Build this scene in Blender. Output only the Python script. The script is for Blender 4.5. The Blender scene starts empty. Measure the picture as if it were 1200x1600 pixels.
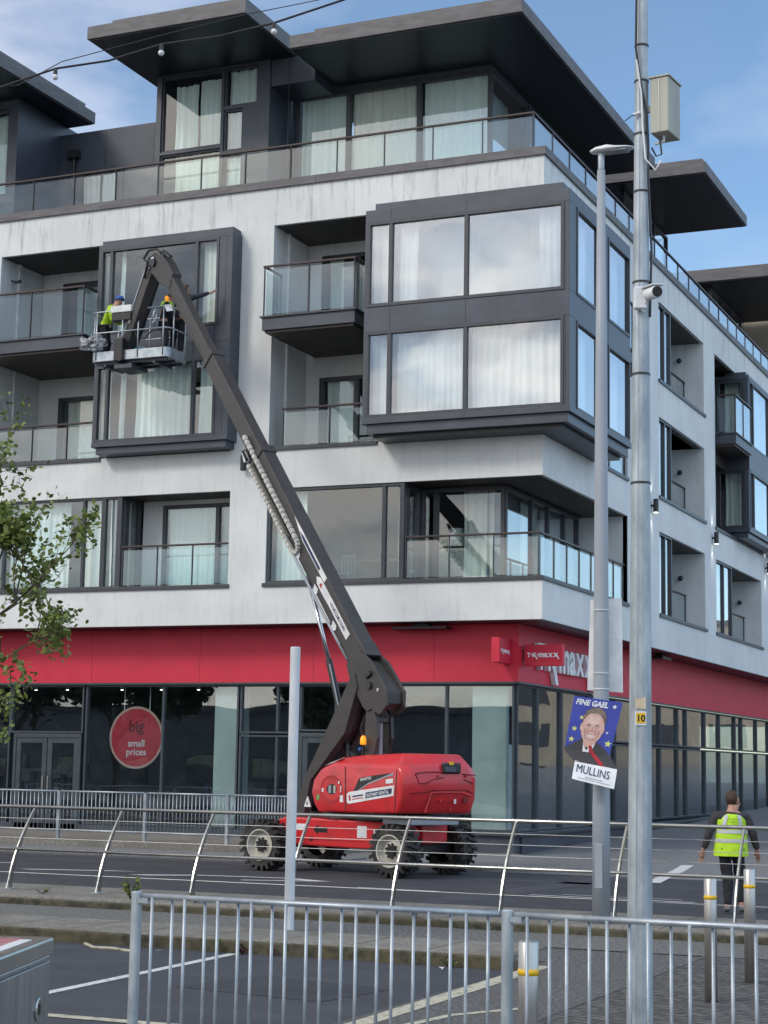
import bpy, bmesh, math, random
from mathutils import Vector, Matrix
R_ = math.radians
sin, cos, pi = math.sin, math.cos, math.pi
scene = bpy.context.scene
COL = scene.collection
rnd = random.Random(7)

# ---------------------------------------------------------------- camera
cam_d = bpy.data.cameras.new('camera')
cam = bpy.data.objects.new('camera', cam_d); COL.objects.link(cam); scene.camera = cam
cam_d.sensor_fit = 'VERTICAL'; cam_d.sensor_height = 36.0; cam_d.lens = 63.08
cam_d.clip_start = 0.1; cam_d.clip_end = 2000
YAW, PIT, ROL = 0.41179, 0.141269, 0.017154
_f = Vector((-sin(YAW)*cos(PIT), cos(YAW)*cos(PIT), sin(PIT)))
_r = Vector((cos(YAW), sin(YAW), 0)); _u = _r.cross(_f)
_R = _r*cos(ROL) + _u*sin(ROL); _U = -_r*sin(ROL) + _u*cos(ROL)
cam.matrix_world = Matrix(((_R.x,_U.x,-_f.x,13.057),(_R.y,_U.y,-_f.y,-39.04),(_R.z,_U.z,-_f.z,2.0),(0,0,0,1)))

# ---------------------------------------------------------------- world, sun
SUN_EL, SUN_AZ = R_(38), R_(212)      # azimuth clockwise from +Y
world = bpy.data.worlds.new('World'); scene.world = world; world.use_nodes = True
nt = world.node_tree; nt.nodes.clear()
def N(t, tree=None, **kw):
    n = (tree or nt).nodes.new(t)
    for k, v in kw.items(): setattr(n, k, v)
    return n
out = N('ShaderNodeOutputWorld'); bg = N('ShaderNodeBackground'); bg.inputs['Strength'].default_value = 0.135
sky = N('ShaderNodeTexSky'); sky.sky_type = 'NISHITA'; sky.sun_disc = False
sky.sun_elevation = SUN_EL; sky.sun_rotation = SUN_AZ; sky.air_density = 1.0; sky.dust_density = 0.6; sky.ozone_density = 2.5
tc = N('ShaderNodeTexCoord'); mp = N('ShaderNodeMapping'); mp.inputs['Scale'].default_value = (1.0, 1.0, 2.4)
nz = N('ShaderNodeTexNoise'); nz.inputs['Scale'].default_value = 2.6; nz.inputs['Detail'].default_value = 7; nz.inputs['Roughness'].default_value = 0.55; nz.inputs['Distortion'].default_value = 0.35
rp = N('ShaderNodeValToRGB'); rp.color_ramp.elements[0].position = 0.36; rp.color_ramp.elements[1].position = 0.66
nz2 = N('ShaderNodeTexNoise'); nz2.inputs['Scale'].default_value = 6.5; nz2.inputs['Detail'].default_value = 6
rp2 = N('ShaderNodeValToRGB'); rp2.color_ramp.elements[0].position = 0.42; rp2.color_ramp.elements[1].position = 0.58
rp2.color_ramp.elements[0].color = (2.7, 2.9, 3.5, 1); rp2.color_ramp.elements[1].color = (10.6, 9.6, 8.8, 1)
mx = N('ShaderNodeMix', data_type='RGBA'); hz = N('ShaderNodeMix', data_type='RGBA')
L = nt.links.new
L(tc.outputs['Generated'], mp.inputs['Vector']); L(mp.outputs['Vector'], nz.inputs['Vector']); L(mp.outputs['Vector'], nz2.inputs['Vector'])
L(nz.outputs['Fac'], rp.inputs['Fac']); L(nz2.outputs['Fac'], rp2.inputs['Fac'])
# more cloud on the side of the sky behind the photographer
sep = N('ShaderNodeVectorMath', operation='DOT_PRODUCT'); sep.inputs[1].default_value = (-0.60, -0.80, 0.12); L(tc.outputs['Generated'], sep.inputs[0])
bk = N('ShaderNodeMapRange'); bk.inputs['From Min'].default_value = -0.35; bk.inputs['From Max'].default_value = 0.45
bk.inputs['To Min'].default_value = 0.10; bk.inputs['To Max'].default_value = 1.0
L(sep.outputs['Value'], bk.inputs['Value'])
mu = N('ShaderNodeMath', operation='MULTIPLY'); L(rp.outputs['Color'], mu.inputs[0]); L(bk.outputs['Result'], mu.inputs[1])
ad = N('ShaderNodeMath', operation='ADD'); ad.use_clamp = True
b2 = N('ShaderNodeMath', operation='MULTIPLY'); b2.inputs[1].default_value = 0.30; L(bk.outputs['Result'], b2.inputs[0])
L(mu.outputs[0], ad.inputs[0]); L(b2.outputs[0], ad.inputs[1])
sx_ = N('ShaderNodeSeparateXYZ'); L(tc.outputs['Generated'], sx_.inputs[0])
ex = N('ShaderNodeMapRange'); ex.inputs['From Min'].default_value = 0.15; ex.inputs['From Max'].default_value = 0.8; ex.inputs['To Max'].default_value = 0.9; L(sx_.outputs['X'], ex.inputs['Value'])
mx3 = N('ShaderNodeMix', data_type='RGBA'); mx3.inputs['B'].default_value = (5.3, 6.9, 8.9, 1)
tn = N('ShaderNodeMix', data_type='RGBA', blend_type='MULTIPLY'); tn.inputs['Factor'].default_value = 1.0; tn.inputs['B'].default_value = (0.86, 0.99, 1.02, 1); L(sky.outputs['Color'], tn.inputs['A'])
L(ad.outputs[0], mx.inputs['Factor']); L(ex.outputs['Result'], mx3.inputs['Factor']); L(mx.outputs['Result'], mx3.inputs['A']); L(tn.outputs['Result'], mx.inputs['A']); L(rp2.outputs['Color'], mx.inputs['B'])
L(mx3.outputs['Result'], bg.inputs['Color']); L(bg.outputs[0], out.inputs['Surface'])

sd = bpy.data.lights.new('sun', 'SUN'); sd.energy = 1.15; sd.angle = R_(14); sd.color = (1.0, 0.95, 0.88)
sun = bpy.data.objects.new('sun', sd); COL.objects.link(sun)
_sd = Vector((sin(SUN_AZ)*cos(SUN_EL), cos(SUN_AZ)*cos(SUN_EL), sin(SUN_EL)))
sun.rotation_euler = _sd.to_track_quat('Z', 'Y').to_euler()
vs = scene.view_settings; vs.view_transform = 'Standard'; vs.look = 'None'; vs.exposure = 0.38; vs.gamma = 1.0
scene.cycles.max_bounces = 10; scene.cycles.transparent_max_bounces = 24; scene.cycles.diffuse_bounces = 4; scene.cycles.glossy_bounces = 4

# ---------------------------------------------------------------- materials
MATS = {}
def mat(name, col, rough=0.6, metal=0.0, col2=None, scale=3.0, bump=0.0, bscale=None, detail=5, spec=0.5, coat=0.0, stretch=None, lo=0.4, hi=0.62, emis=None, rvar=0.0):
    m = bpy.data.materials.new(name); m.use_nodes = True; t = m.node_tree; b = t.nodes['Principled BSDF']
    b.inputs['Base Color'].default_value = (*col, 1); b.inputs['Roughness'].default_value = rough
    b.inputs['Metallic'].default_value = metal; b.inputs['Specular IOR Level'].default_value = spec
    b.inputs['Coat Weight'].default_value = coat
    if col2 is None: col2 = tuple(c*0.82 for c in col)
    c = t.nodes.new('ShaderNodeTexCoord'); mpn = t.nodes.new('ShaderNodeMapping')
    if stretch: mpn.inputs['Scale'].default_value = stretch
    n = t.nodes.new('ShaderNodeTexNoise'); n.inputs['Scale'].default_value = scale; n.inputs['Detail'].default_value = detail; n.inputs['Roughness'].default_value = 0.6
    r = t.nodes.new('ShaderNodeValToRGB'); r.color_ramp.elements[0].position = lo; r.color_ramp.elements[1].position = hi
    r.color_ramp.elements[0].color = (*col2, 1); r.color_ramp.elements[1].color = (*col, 1)
    t.links.new(c.outputs['Object'], mpn.inputs[0]); t.links.new(mpn.outputs[0], n.inputs['Vector'])
    t.links.new(n.outputs['Fac'], r.inputs['Fac']); t.links.new(r.outputs['Color'], b.inputs['Base Color'])
    if rvar:
        q = t.nodes.new('ShaderNodeMapRange'); q.inputs['To Min'].default_value = rough-rvar; q.inputs['To Max'].default_value = rough+rvar
        t.links.new(n.outputs['Fac'], q.inputs['Value']); t.links.new(q.outputs['Result'], b.inputs['Roughness'])
    if bump:
        n2 = t.nodes.new('ShaderNodeTexNoise'); n2.inputs['Scale'].default_value = bscale or scale*8; n2.inputs['Detail'].default_value = 4
        bu = t.nodes.new('ShaderNodeBump'); bu.inputs['Strength'].default_value = bump; bu.inputs['Distance'].default_value = 0.02
        t.links.new(mpn.outputs[0], n2.inputs['Vector']); t.links.new(n2.outputs['Fac'], bu.inputs['Height']); t.links.new(bu.outputs[0], b.inputs['Normal'])
    if emis:
        b.inputs['Emission Color'].default_value = (*emis[0], 1); b.inputs['Emission Strength'].default_value = emis[1]
    MATS[name] = m; return m
def glass(name, tint, f0, bump=0.0, rough=0.01):
    m = bpy.data.materials.new(name); m.use_nodes = True; t = m.node_tree; t.nodes.clear()
    o = t.nodes.new('ShaderNodeOutputMaterial'); mixs = t.nodes.new('ShaderNodeMixShader')
    tr = t.nodes.new('ShaderNodeBsdfTransparent'); tr.inputs['Color'].default_value = (*tint, 1)
    gl = t.nodes.new('ShaderNodeBsdfGlossy'); gl.inputs['Roughness'].default_value = rough; gl.inputs['Color'].default_value = (0.95, 0.97, 1, 1)
    lw = t.nodes.new('ShaderNodeLayerWeight'); lw.inputs['Blend'].default_value = 0.5
    pw = t.nodes.new('ShaderNodeMath'); pw.operation = 'POWER'; pw.inputs[1].default_value = 3.0
    mr = t.nodes.new('ShaderNodeMapRange'); mr.inputs['To Min'].default_value = f0; mr.inputs['To Max'].default_value = 0.9
    t.links.new(lw.outputs['Facing'], pw.inputs[0]); t.links.new(pw.outputs[0], mr.inputs['Value']); t.links.new(mr.outputs['Result'], mixs.inputs['Fac'])
    t.links.new(tr.outputs[0], mixs.inputs[1]); t.links.new(gl.outputs[0], mixs.inputs[2]); t.links.new(mixs.outputs[0], o.inputs['Surface'])
    if bump:
        c = t.nodes.new('ShaderNodeTexCoord'); n2 = t.nodes.new('ShaderNodeTexNoise'); n2.inputs['Scale'].default_value = 0.6; n2.inputs['Detail'].default_value = 1
        bu = t.nodes.new('ShaderNodeBump'); bu.inputs['Strength'].default_value = bump; bu.inputs['Distance'].default_value = 0.05
        t.links.new(c.outputs['Object'], n2.inputs['Vector']); t.links.new(n2.outputs['Fac'], bu.inputs['Height'])
        t.links.new(bu.outputs[0], gl.inputs['Normal'])
    MATS[name] = m; return m
def render_wall_material():
    # off-white render: faint blotches, drip streaks under the parapet
    m = mat('white_render', (0.75,0.765,0.75), 0.85, col2=(0.67,0.685,0.675), scale=0.6, bump=0.15, bscale=60, spec=0.2)
    t = m.node_tree; b = t.nodes['Principled BSDF']
    c = t.nodes.new('ShaderNodeTexCoord'); mpn = t.nodes.new('ShaderNodeMapping'); mpn.inputs['Scale'].default_value = (5.0, 5.0, 0.55)
    n = t.nodes.new('ShaderNodeTexNoise'); n.inputs['Scale'].default_value = 1.2; n.inputs['Detail'].default_value = 8; n.inputs['Roughness'].default_value = 0.7
    r = t.nodes.new('ShaderNodeValToRGB'); r.color_ramp.elements[0].position = 0.52; r.color_ramp.elements[1].position = 0.72
    t.links.new(c.outputs['Object'], mpn.inputs[0]); t.links.new(mpn.outputs[0], n.inputs['Vector']); t.links.new(n.outputs['Fac'], r.inputs['Fac'])
    s = t.nodes.new('ShaderNodeSeparateXYZ'); t.links.new(c.outputs['Object'], s.inputs[0])
    h = t.nodes.new('ShaderNodeMapRange'); h.inputs['From Min'].default_value = 15.0; h.inputs['From Max'].default_value = 16.6; h.inputs['To Min'].default_value = 0.22; h.inputs['To Max'].default_value = 0.95
    t.links.new(s.outputs['Z'], h.inputs['Value'])
    mu_ = t.nodes.new('ShaderNodeMath'); mu_.operation = 'MULTIPLY'; t.links.new(r.outputs['Color'], mu_.inputs[0]); t.links.new(h.outputs['Result'], mu_.inputs[1])
    mxn = t.nodes.new('ShaderNodeMix'); mxn.data_type = 'RGBA'; mxn.inputs['B'].default_value = (0.27,0.27,0.25,1)
    old = b.inputs['Base Color'].links[0].from_socket
    t.links.new(mu_.outputs[0], mxn.inputs['Factor']); t.links.new(old, mxn.inputs['A']); t.links.new(mxn.outputs['Result'], b.inputs['Base Color'])
    return m
W_WALL = render_wall_material()
GREY = mat('grey_cladding', (0.066,0.077,0.098), 0.40, col2=(0.048,0.056,0.074), scale=0.9, bump=0.03, bscale=3, rvar=0.06)
FRAME = mat('window_frame_grey', (0.05,0.056,0.066), 0.4, col2=(0.042,0.047,0.056), scale=4)
FASC = mat('roof_fascia_grey', (0.135,0.13,0.135), 0.55, col2=(0.095,0.09,0.092), scale=2.2, stretch=(1,1,4), bump=0.05)
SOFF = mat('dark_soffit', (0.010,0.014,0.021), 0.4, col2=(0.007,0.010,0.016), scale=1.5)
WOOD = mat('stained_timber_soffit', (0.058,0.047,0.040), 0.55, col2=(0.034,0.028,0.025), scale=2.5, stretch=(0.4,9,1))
RAILB = mat('brown_handrail', (0.045,0.028,0.026), 0.4)
RED = mat('red_fascia', (0.66,0.022,0.055), 0.5, col2=(0.60,0.018,0.048), scale=1.2, bump=0.02)
CURT = mat('curtain_cloth', (0.82,0.86,0.84), 0.9, col2=(0.74,0.79,0.77), scale=1.5, stretch=(6,6,0.3), spec=0.1)
CURT2 = mat('cream_curtain', (0.84,0.82,0.76), 0.9, col2=(0.74,0.72,0.67), scale=1.5, stretch=(6,6,0.3), spec=0.1)
CURT3 = mat('pale_grey_curtain', (0.66,0.71,0.72), 0.9, col2=(0.55,0.60,0.62), scale=1.5, stretch=(6,6,0.3), spec=0.1)
LETW = mat('sign_letter_white', (0.90,0.92,0.94), 0.35)
INT = mat('interior_plaster', (0.24,0.26,0.31), 0.9, col2=(0.17,0.19,0.24), scale=0.8)
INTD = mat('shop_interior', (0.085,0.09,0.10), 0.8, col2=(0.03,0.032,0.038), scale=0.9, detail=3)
PALE = mat('pale_green_panel', (0.50,0.58,0.54), 0.6, scale=1)
SHOPF = mat('shopfront_frame', (0.055,0.070,0.082), 0.4, scale=3)
GL = glass('window_glass', (0.955,0.995,0.985), 0.075, 0.10)
GLM = glass('reflective_window_glass', (0.96,0.98,0.98), 0.21, 0.16)
GLB = glass('balustrade_glass', (0.90,0.955,0.95), 0.075, 0.05)
GLS = glass('shop_glass', (0.90,0.95,0.955), 0.11, 0.12)
GLF = glass('frosted_band_glass', (0.55,0.66,0.70), 0.055, 0.10, 0.10)
WHITE = mat('white_plastic', (0.78,0.79,0.80), 0.4, scale=3)
BLACK = mat('black_rubber', (0.017,0.017,0.018), 0.75, col2=(0.055,0.050,0.044), scale=5, lo=.38, hi=.55, bump=0.2)
BLKP = mat('black_paint', (0.02,0.02,0.022), 0.35)
BOOM = mat('boom_paint', (0.052,0.047,0.045), 0.45, col2=(0.037,0.034,0.034), scale=3.5, detail=9, lo=.35, hi=.6, bump=0.03, rvar=0.12)
LRED = mat('lift_red_paint', (0.60,0.024,0.03), 0.30, col2=(0.40,0.03,0.03), scale=2.6, detail=9, lo=.28, hi=.50, coat=0.3, bump=0.02, bscale=3, rvar=0.06)
CHAIN = mat('pale_chain_links', (0.66,0.65,0.60), 0.5, col2=(0.40,0.39,0.36), scale=18)
CREAM = mat('cream_rim_paint', (0.55,0.53,0.46), 0.5, col2=(0.40,0.37,0.31), scale=5)
CHROME = mat('chrome_rod', (0.75,0.76,0.78), 0.18, 1.0)
GALV = mat('galvanised_steel', (0.46,0.50,0.53), 0.45, 0.65, col2=(0.32,0.36,0.40), scale=6, bump=0.04, rvar=0.1)
GALVP = mat('galvanised_pole', (0.47,0.52,0.54), 0.5, 0.35, col2=(0.27,0.31,0.34), scale=5, lo=.36, hi=.66, stretch=(1.4,1.4,0.6), rvar=0.1, detail=8)
GREYP = mat('grey_painted_steel', (0.33,0.36,0.40), 0.45, col2=(0.29,0.32,0.355), scale=2, stretch=(1,1,0.3))
STEEL = mat('stainless_steel', (0.50,0.50,0.47), 0.24, 1.0, col2=(0.42,0.42,0.40), scale=5, stretch=(1,1,0.2))
BRUSH = mat('brushed_steel', (0.40,0.40,0.40), 0.36, 0.9, col2=(0.32,0.32,0.32), scale=5, stretch=(6,6,0.3), rvar=0.08)
WPOLE = mat('white_pole_paint', (0.72,0.74,0.76), 0.5, col2=(0.58,0.61,0.64), scale=5, stretch=(1,1,0.4))
ASPH = mat('road_asphalt', (0.045,0.048,0.056), 0.88, col2=(0.033,0.035,0.041), scale=1.1, bump=0.5, bscale=70, detail=9)
CPARK = mat('car_park_asphalt', (0.062,0.066,0.077), 0.85, col2=(0.038,0.041,0.049), scale=1.0, bump=0.5, bscale=80, detail=11, lo=.3, hi=.7, stretch=(.6,1.5,1))
def speck(name, c1, c2, c3, sc=45):
    m = mat(name, c1, 0.9, col2=c2, scale=sc, bump=0.8, bscale=sc*1.3, detail=3, lo=0.42, hi=0.58)
    t = m.node_tree; b = t.nodes['Principled BSDF']
    c = t.nodes.new('ShaderNodeTexCoord'); n = t.nodes.new('ShaderNodeTexNoise'); n.inputs['Scale'].default_value = 1.7; n.inputs['Detail'].default_value = 6
    r = t.nodes.new('ShaderNodeValToRGB'); r.color_ramp.elements[0].position = 0.45; r.color_ramp.elements[1].position = 0.7
    mxn = t.nodes.new('ShaderNodeMix'); mxn.data_type = 'RGBA'; mxn.inputs['B'].default_value = (*c3, 1)
    old = b.inputs['Base Color'].links[0].from_socket
    t.links.new(c.outputs['Object'], n.inputs['Vector']); t.links.new(n.outputs['Fac'], r.inputs['Fac']); t.links.new(r.outputs['Color'], mxn.inputs['Factor'])
    t.links.new(old, mxn.inputs['A']); t.links.new(mxn.outputs['Result'], b.inputs['Base Color']); return m
GRAVT = speck('gravelly_tarmac', (0.19,0.19,0.175), (0.075,0.075,0.072), (0.13,0.135,0.125), 22)
KERBM = speck('weathered_concrete', (0.24,0.225,0.195), (0.17,0.16,0.14), (0.15,0.142,0.12), 14)
MOSS = speck('mossy_concrete', (0.085,0.078,0.05), (0.04,0.038,0.026), (0.10,0.085,0.045), 9)
PAVE = speck('grey_paving', (0.20,0.20,0.20), (0.15,0.15,0.15), (0.165,0.165,0.168), 8)
TARR = speck('patchy_tarmac', (0.15,0.15,0.145), (0.055,0.055,0.053), (0.095,0.09,0.082), 24)
def setts():
    m = mat('stone_setts', (0.15,0.14,0.13), 0.85, col2=(0.035,0.032,0.030), scale=11, bump=1.0, bscale=14)
    t = m.node_tree; b = t.nodes['Principled BSDF']
    c = t.nodes.new('ShaderNodeTexCoord'); v = t.nodes.new('ShaderNodeTexBrick'); v.inputs['Scale'].default_value = 4.2
    v.inputs['Color1'].default_value = (0.055,0.05,0.047,1); v.inputs['Color2'].default_value = (0.15,0.14,0.13,1); v.inputs['Mortar'].default_value = (0.012,0.012,0.011,1)
    v.inputs['Mortar Size'].default_value = 0.06; v.inputs['Brick Width'].default_value = 0.9; v.inputs['Row Height'].default_value = 0.45
    mp_ = t.nodes.new('ShaderNodeMapping'); mp_.inputs['Rotation'].default_value = (0,0,0.35)
    wob = t.nodes.new('ShaderNodeTexNoise'); wob.inputs['Scale'].default_value = 2.0
    ad_ = t.nodes.new('ShaderNodeMix'); ad_.data_type='VECTOR'; ad_.inputs['Factor'].default_value = 0.12
    t.links.new(c.outputs['Object'], mp_.inputs[0]); t.links.new(mp_.outputs[0], ad_.inputs['A']); t.links.new(mp_.outputs[0], wob.inputs['Vector']); t.links.new(wob.outputs['Color'], ad_.inputs['B'])
    t.links.new(ad_.outputs['Result'], v.inputs['Vector'])
    mxn = t.nodes.new('ShaderNodeMix'); mxn.data_type='RGBA'; mxn.blend_type='MULTIPLY'; mxn.inputs['Factor'].default_value = 0.5
    old = b.inputs['Base Color'].links[0].from_socket
    g = t.nodes.new('ShaderNodeMix'); g.data_type='RGBA'; g.inputs['Factor'].default_value=0.6
    t.links.new(old, g.inputs['A']); t.links.new(v.outputs['Color'], g.inputs['B']); t.links.new(g.outputs['Result'], b.inputs['Base Color'])
    return m
SETT = setts()
LINE = mat('road_line_paint', (0.62,0.63,0.63), 0.7, col2=(0.30,0.31,0.32), scale=14, lo=0.30, hi=0.5)
LINEF = mat('worn_line_paint', (0.26,0.27,0.275), 0.7, col2=(0.12,0.125,0.13), scale=16, lo=0.35, hi=0.55)
CREAML = mat('worn_cream_paint', (0.50,0.47,0.36), 0.8, col2=(0.20,0.19,0.15), scale=12, lo=0.30, hi=0.52)
HIVIS = mat('hi_vis_yellow', (0.52,0.80,0.02), 0.7, col2=(0.40,0.66,0.02), scale=5)
HIVG = mat('hi_vis_lime', (0.45,0.75,0.06), 0.7)
REFL = mat('reflective_tape', (0.55,0.57,0.56), 0.4)
SKIN = mat('skin', (0.48,0.27,0.20), 0.55, scale=8, col2=(0.42,0.22,0.16))
JACK = mat('dark_grey_jacket', (0.045,0.042,0.048), 0.85, scale=6, bump=0.2)
NAVY = mat('dark_work_clothes', (0.014,0.015,0.02), 0.85, scale=6, bump=0.2)
HAIR = mat('brown_hair', (0.055,0.03,0.02), 0.7, scale=30)
SHOE = mat('grey_shoes', (0.16,0.16,0.16), 0.7)
BLUEP = mat('blue_plastic', (0.03,0.10,0.38), 0.4)
TURQ = mat('turquoise_plastic', (0.02,0.25,0.38), 0.4)
AMBER = mat('amber_lens', (0.9,0.30,0.01), 0.2, emis=((1.0,0.35,0.02), 0.6))
YEL = mat('yellow_band', (0.85,0.52,0.01), 0.4)
LAMPE = mat('lit_lens', (0.9,0.9,0.85), 0.3, emis=((1.0,0.93,0.8), 6.0))
BULB = mat('bulb_glass', (0.75,0.75,0.75), 0.15)
BARK = mat('bark', (0.075,0.06,0.055), 0.9, col2=(0.045,0.036,0.033), scale=14, bump=0.5)
LEAF = mat('leaf_green', (0.19,0.23,0.045), 0.6, col2=(0.10,0.14,0.03), scale=9, lo=0.35, hi=0.65)
LEAF2 = mat('leaf_olive', (0.24,0.22,0.05), 0.6, col2=(0.13,0.09,0.035), scale=7)
LEAFD = mat('leaf_dark', (0.04,0.07,0.02), 0.7, col2=(0.02,0.04,0.012), scale=3)
BEIGE = mat('beige_cladding', (0.42,0.36,0.28), 0.8, col2=(0.33,0.29,0.23), scale=1.4, stretch=(1,1,0.4))
BOXC = mat('weathered_box_paint', (0.42,0.42,0.35), 0.6, col2=(0.34,0.34,0.29), scale=3, stretch=(1,1,0.3))
TEXD = mat('dark_navy_ink', (0.015,0.03,0.10), 0.6)
PBLUE = mat('poster_blue', (0.035,0.055,0.36), 0.4, scale=2, col2=(0.03,0.045,0.30))
STARY = mat('poster_yellow', (0.70,0.72,0.22), 0.5)
PSKIN = mat('poster_face', (0.66,0.42,0.35), 0.5, col2=(0.58,0.34,0.28), scale=14)
PSUIT = mat('poster_suit', (0.045,0.043,0.045), 0.5)
PHAIR = mat('poster_hair', (0.22,0.16,0.12), 0.6, col2=(0.13,0.09,0.07), scale=20)
INKR = mat('red_ink', (0.45,0.01,0.02), 0.5)
CLOTH = mat('clear_plastic_sheet', (0.62,0.66,0.72), 0.3)
WOODT = mat('table_wood', (0.20,0.13,0.08), 0.5)
PASTEL = mat('pale_blue_chair', (0.30,0.48,0.55), 0.6)

# ---------------------------------------------------------------- mesh helpers
ID = lambda u, w, z: (u, w, z)
PL = lambda u, w, z: (u, -w, z)        # left facade: u = x, w outward
PR = lambda u, w, z: (w, u, z)         # right facade: u = y, w outward
class MB:
    def __init__(s): s.v = []; s.f = []; s.m = []; s.mi = 0
    def add(s, vs, fs):
        n = len(s.v); s.v += [tuple(q) for q in vs]; s.f += [tuple(n+i for i in f) for f in fs]; s.m += [s.mi]*len(fs); return s
    def box(s, x0, x1, y0, y1, z0, z1, P=ID):
        return s.add([P(x,y,z) for z in (z0,z1) for y in (y0,y1) for x in (x0,x1)], [(0,1,3,2),(4,6,7,5),(0,4,5,1),(2,3,7,6),(0,2,6,4),(1,5,7,3)])
    def quad(s, a, b, c, d): return s.add([a,b,c,d], [(0,1,2,3)])
    def prism(s, poly, fn, t0, t1):
        n = len(poly); vs = [fn(a,b,t0) for a,b in poly]+[fn(a,b,t1) for a,b in poly]
        return s.add(vs, [tuple(range(n)), tuple(range(2*n-1,n-1,-1))]+[(i,(i+1)%n,n+(i+1)%n,n+i) for i in range(n)])
    def tube(s, pts, rad, n=8, cap=True):
        pts = [Vector(p) for p in pts]
        if not isinstance(rad, (list, tuple)): rad = [rad]*len(pts)
        rings = []; up = None
        for i, p in enumerate(pts):
            d = (pts[min(i+1,len(pts)-1)]-pts[max(i-1,0)]).normalized()
            if up is None:
                up = Vector((0,0,1)) if abs(d.z) < 0.9 else Vector((1,0,0))
            a = d.cross(up).normalized(); b = a.cross(d).normalized(); up = b
            rings.append([p+(a*cos(2*pi*k/n)+b*sin(2*pi*k/n))*rad[i] for k in range(n)])
        vs = [q for r in rings for q in r]; fs = []
        for i in range(len(rings)-1):
            for k in range(n): fs.append((i*n+k, i*n+(k+1)%n, (i+1)*n+(k+1)%n, (i+1)*n+k))
        if cap: fs += [tuple(range(n)), tuple(range(len(vs)-1, len(vs)-n-1, -1))]
        return s.add(vs, fs)
    def beam(s, a, b, w, h, side):       # rectangular bar from a to b; side = direction of width w
        a = Vector(a); b = Vector(b); d = (b-a).normalized(); si = Vector(side).normalized(); up = d.cross(si).normalized()
        vs = [p+si*(w/2*i)+up*(h/2*j) for p in (a,b) for i,j in ((-1,-1),(1,-1),(1,1),(-1,1))]
        return s.add(vs, [(0,1,2,3),(7,6,5,4),(0,4,5,1),(1,5,6,2),(2,6,7,3),(3,7,4,0)])
    def lathe(s, prof, fn, n=24, caps=True):        # prof: (r, h); fn(x, y, h) -> point
        vs = [fn(r*cos(2*pi*k/n), r*sin(2*pi*k/n), h) for r,h in prof for k in range(n)]
        fs = [(i*n+k, i*n+(k+1)%n, (i+1)*n+(k+1)%n, (i+1)*n+k) for i in range(len(prof)-1) for k in range(n)]
        if caps and prof[0][0] > 1e-4: fs.append(tuple(range(n)))
        if caps and prof[-1][0] > 1e-4: fs.append(tuple((len(prof)-1)*n+k for k in range(n-1,-1,-1)))
        return s.add(vs, fs)
    def ball(s, c, r, n=12, m=8):
        if not isinstance(r, (tuple,list)): r = (r,r,r)
        prof = [(max(sin(pi*i/m),1e-5), -cos(pi*i/m)) for i in range(m+1)]
        return s.lathe(prof, lambda x,y,h: (c[0]+x*r[0], c[1]+y*r[1], c[2]+h*r[2]), n)
ORIG = {}
def link(o, parent=None):
    COL.objects.link(o)
    if parent is not None: o.parent = parent
    return o
def top_origin(p):
    while p is not None and p.parent is not None: p = p.parent
    return Vector(ORIG.get(p.name, (0,0,0))) if p is not None else Vector((0,0,0))
def obj(name, M, mats, parent=None, smooth=False, bevel=0.0, loc=None, label=None, recalc=True, seg=2):
    org = top_origin(parent) if parent is not None else Vector(loc or (0,0,0))
    me = bpy.data.meshes.new(name); me.from_pydata([tuple(Vector(v)-org) for v in M.v], [], M.f)
    for m in (mats if isinstance(mats, (list,tuple)) else [mats]): me.materials.append(m)
    if any(M.m):
        for p, i in zip(me.polygons, M.m): p.material_index = i
    if recalc:
        b = bmesh.new(); b.from_mesh(me); bmesh.ops.recalc_face_normals(b, faces=b.faces); b.to_mesh(me); b.free()
    if smooth:
        for p in me.polygons: p.use_smooth = True
    o = bpy.data.objects.new(name, me); link(o, parent)
    if parent is None: o.location = org; ORIG[o.name] = tuple(org)
    if bevel:
        bv = o.modifiers.new('bevel','BEVEL'); bv.width = bevel; bv.segments = seg; bv.limit_method = 'ANGLE'; bv.angle_limit = R_(35)
    if label: o['label'] = label
    return o
def thing(name, label, cat, loc=(0,0,0), group=None):
    o = bpy.data.objects.new(name, None); o.empty_display_size = 0.3; link(o); o.location = loc; ORIG[o.name] = tuple(loc)
    return tag(o, label, cat, group)
def tag(o, label, cat, group=None):
    o['label'] = label; o['category'] = cat
    if group: o['group'] = group
    return o
def struct(name, M, m, kind='structure', **kw):
    o = obj(name, M, m, **kw); o['kind'] = kind; return o
def text(body, size, right, up, origin, m, parent, name='lettering', ext=0.004, bold=0.0, align='LEFT', sx=1.0, shear=0.0):
    cu = bpy.data.curves.new('tmp','FONT'); cu.body = body; cu.size = size; cu.extrude = ext; cu.offset = bold; cu.align_x = align; cu.shear = shear; cu.resolution_u = 3
    to = bpy.data.objects.new('tmp', cu); COL.objects.link(to); bpy.context.view_layer.update()
    me = bpy.data.meshes.new_from_object(to.evaluated_get(bpy.context.evaluated_depsgraph_get()))
    bpy.data.objects.remove(to); bpy.data.curves.remove(cu)
    rr = Vector(right).normalized()*sx; uu = Vector(up).normalized(); nn = Vector(right).normalized().cross(uu); org = top_origin(parent)
    for v in me.vertices:
        c = v.co.copy(); v.co = Vector(origin)-org + rr*c.x + uu*c.y + nn*c.z
    me.materials.clear(); me.materials.append(m); me.name = name
    o = bpy.data.objects.new(name, me); link(o, parent); return o
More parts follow.
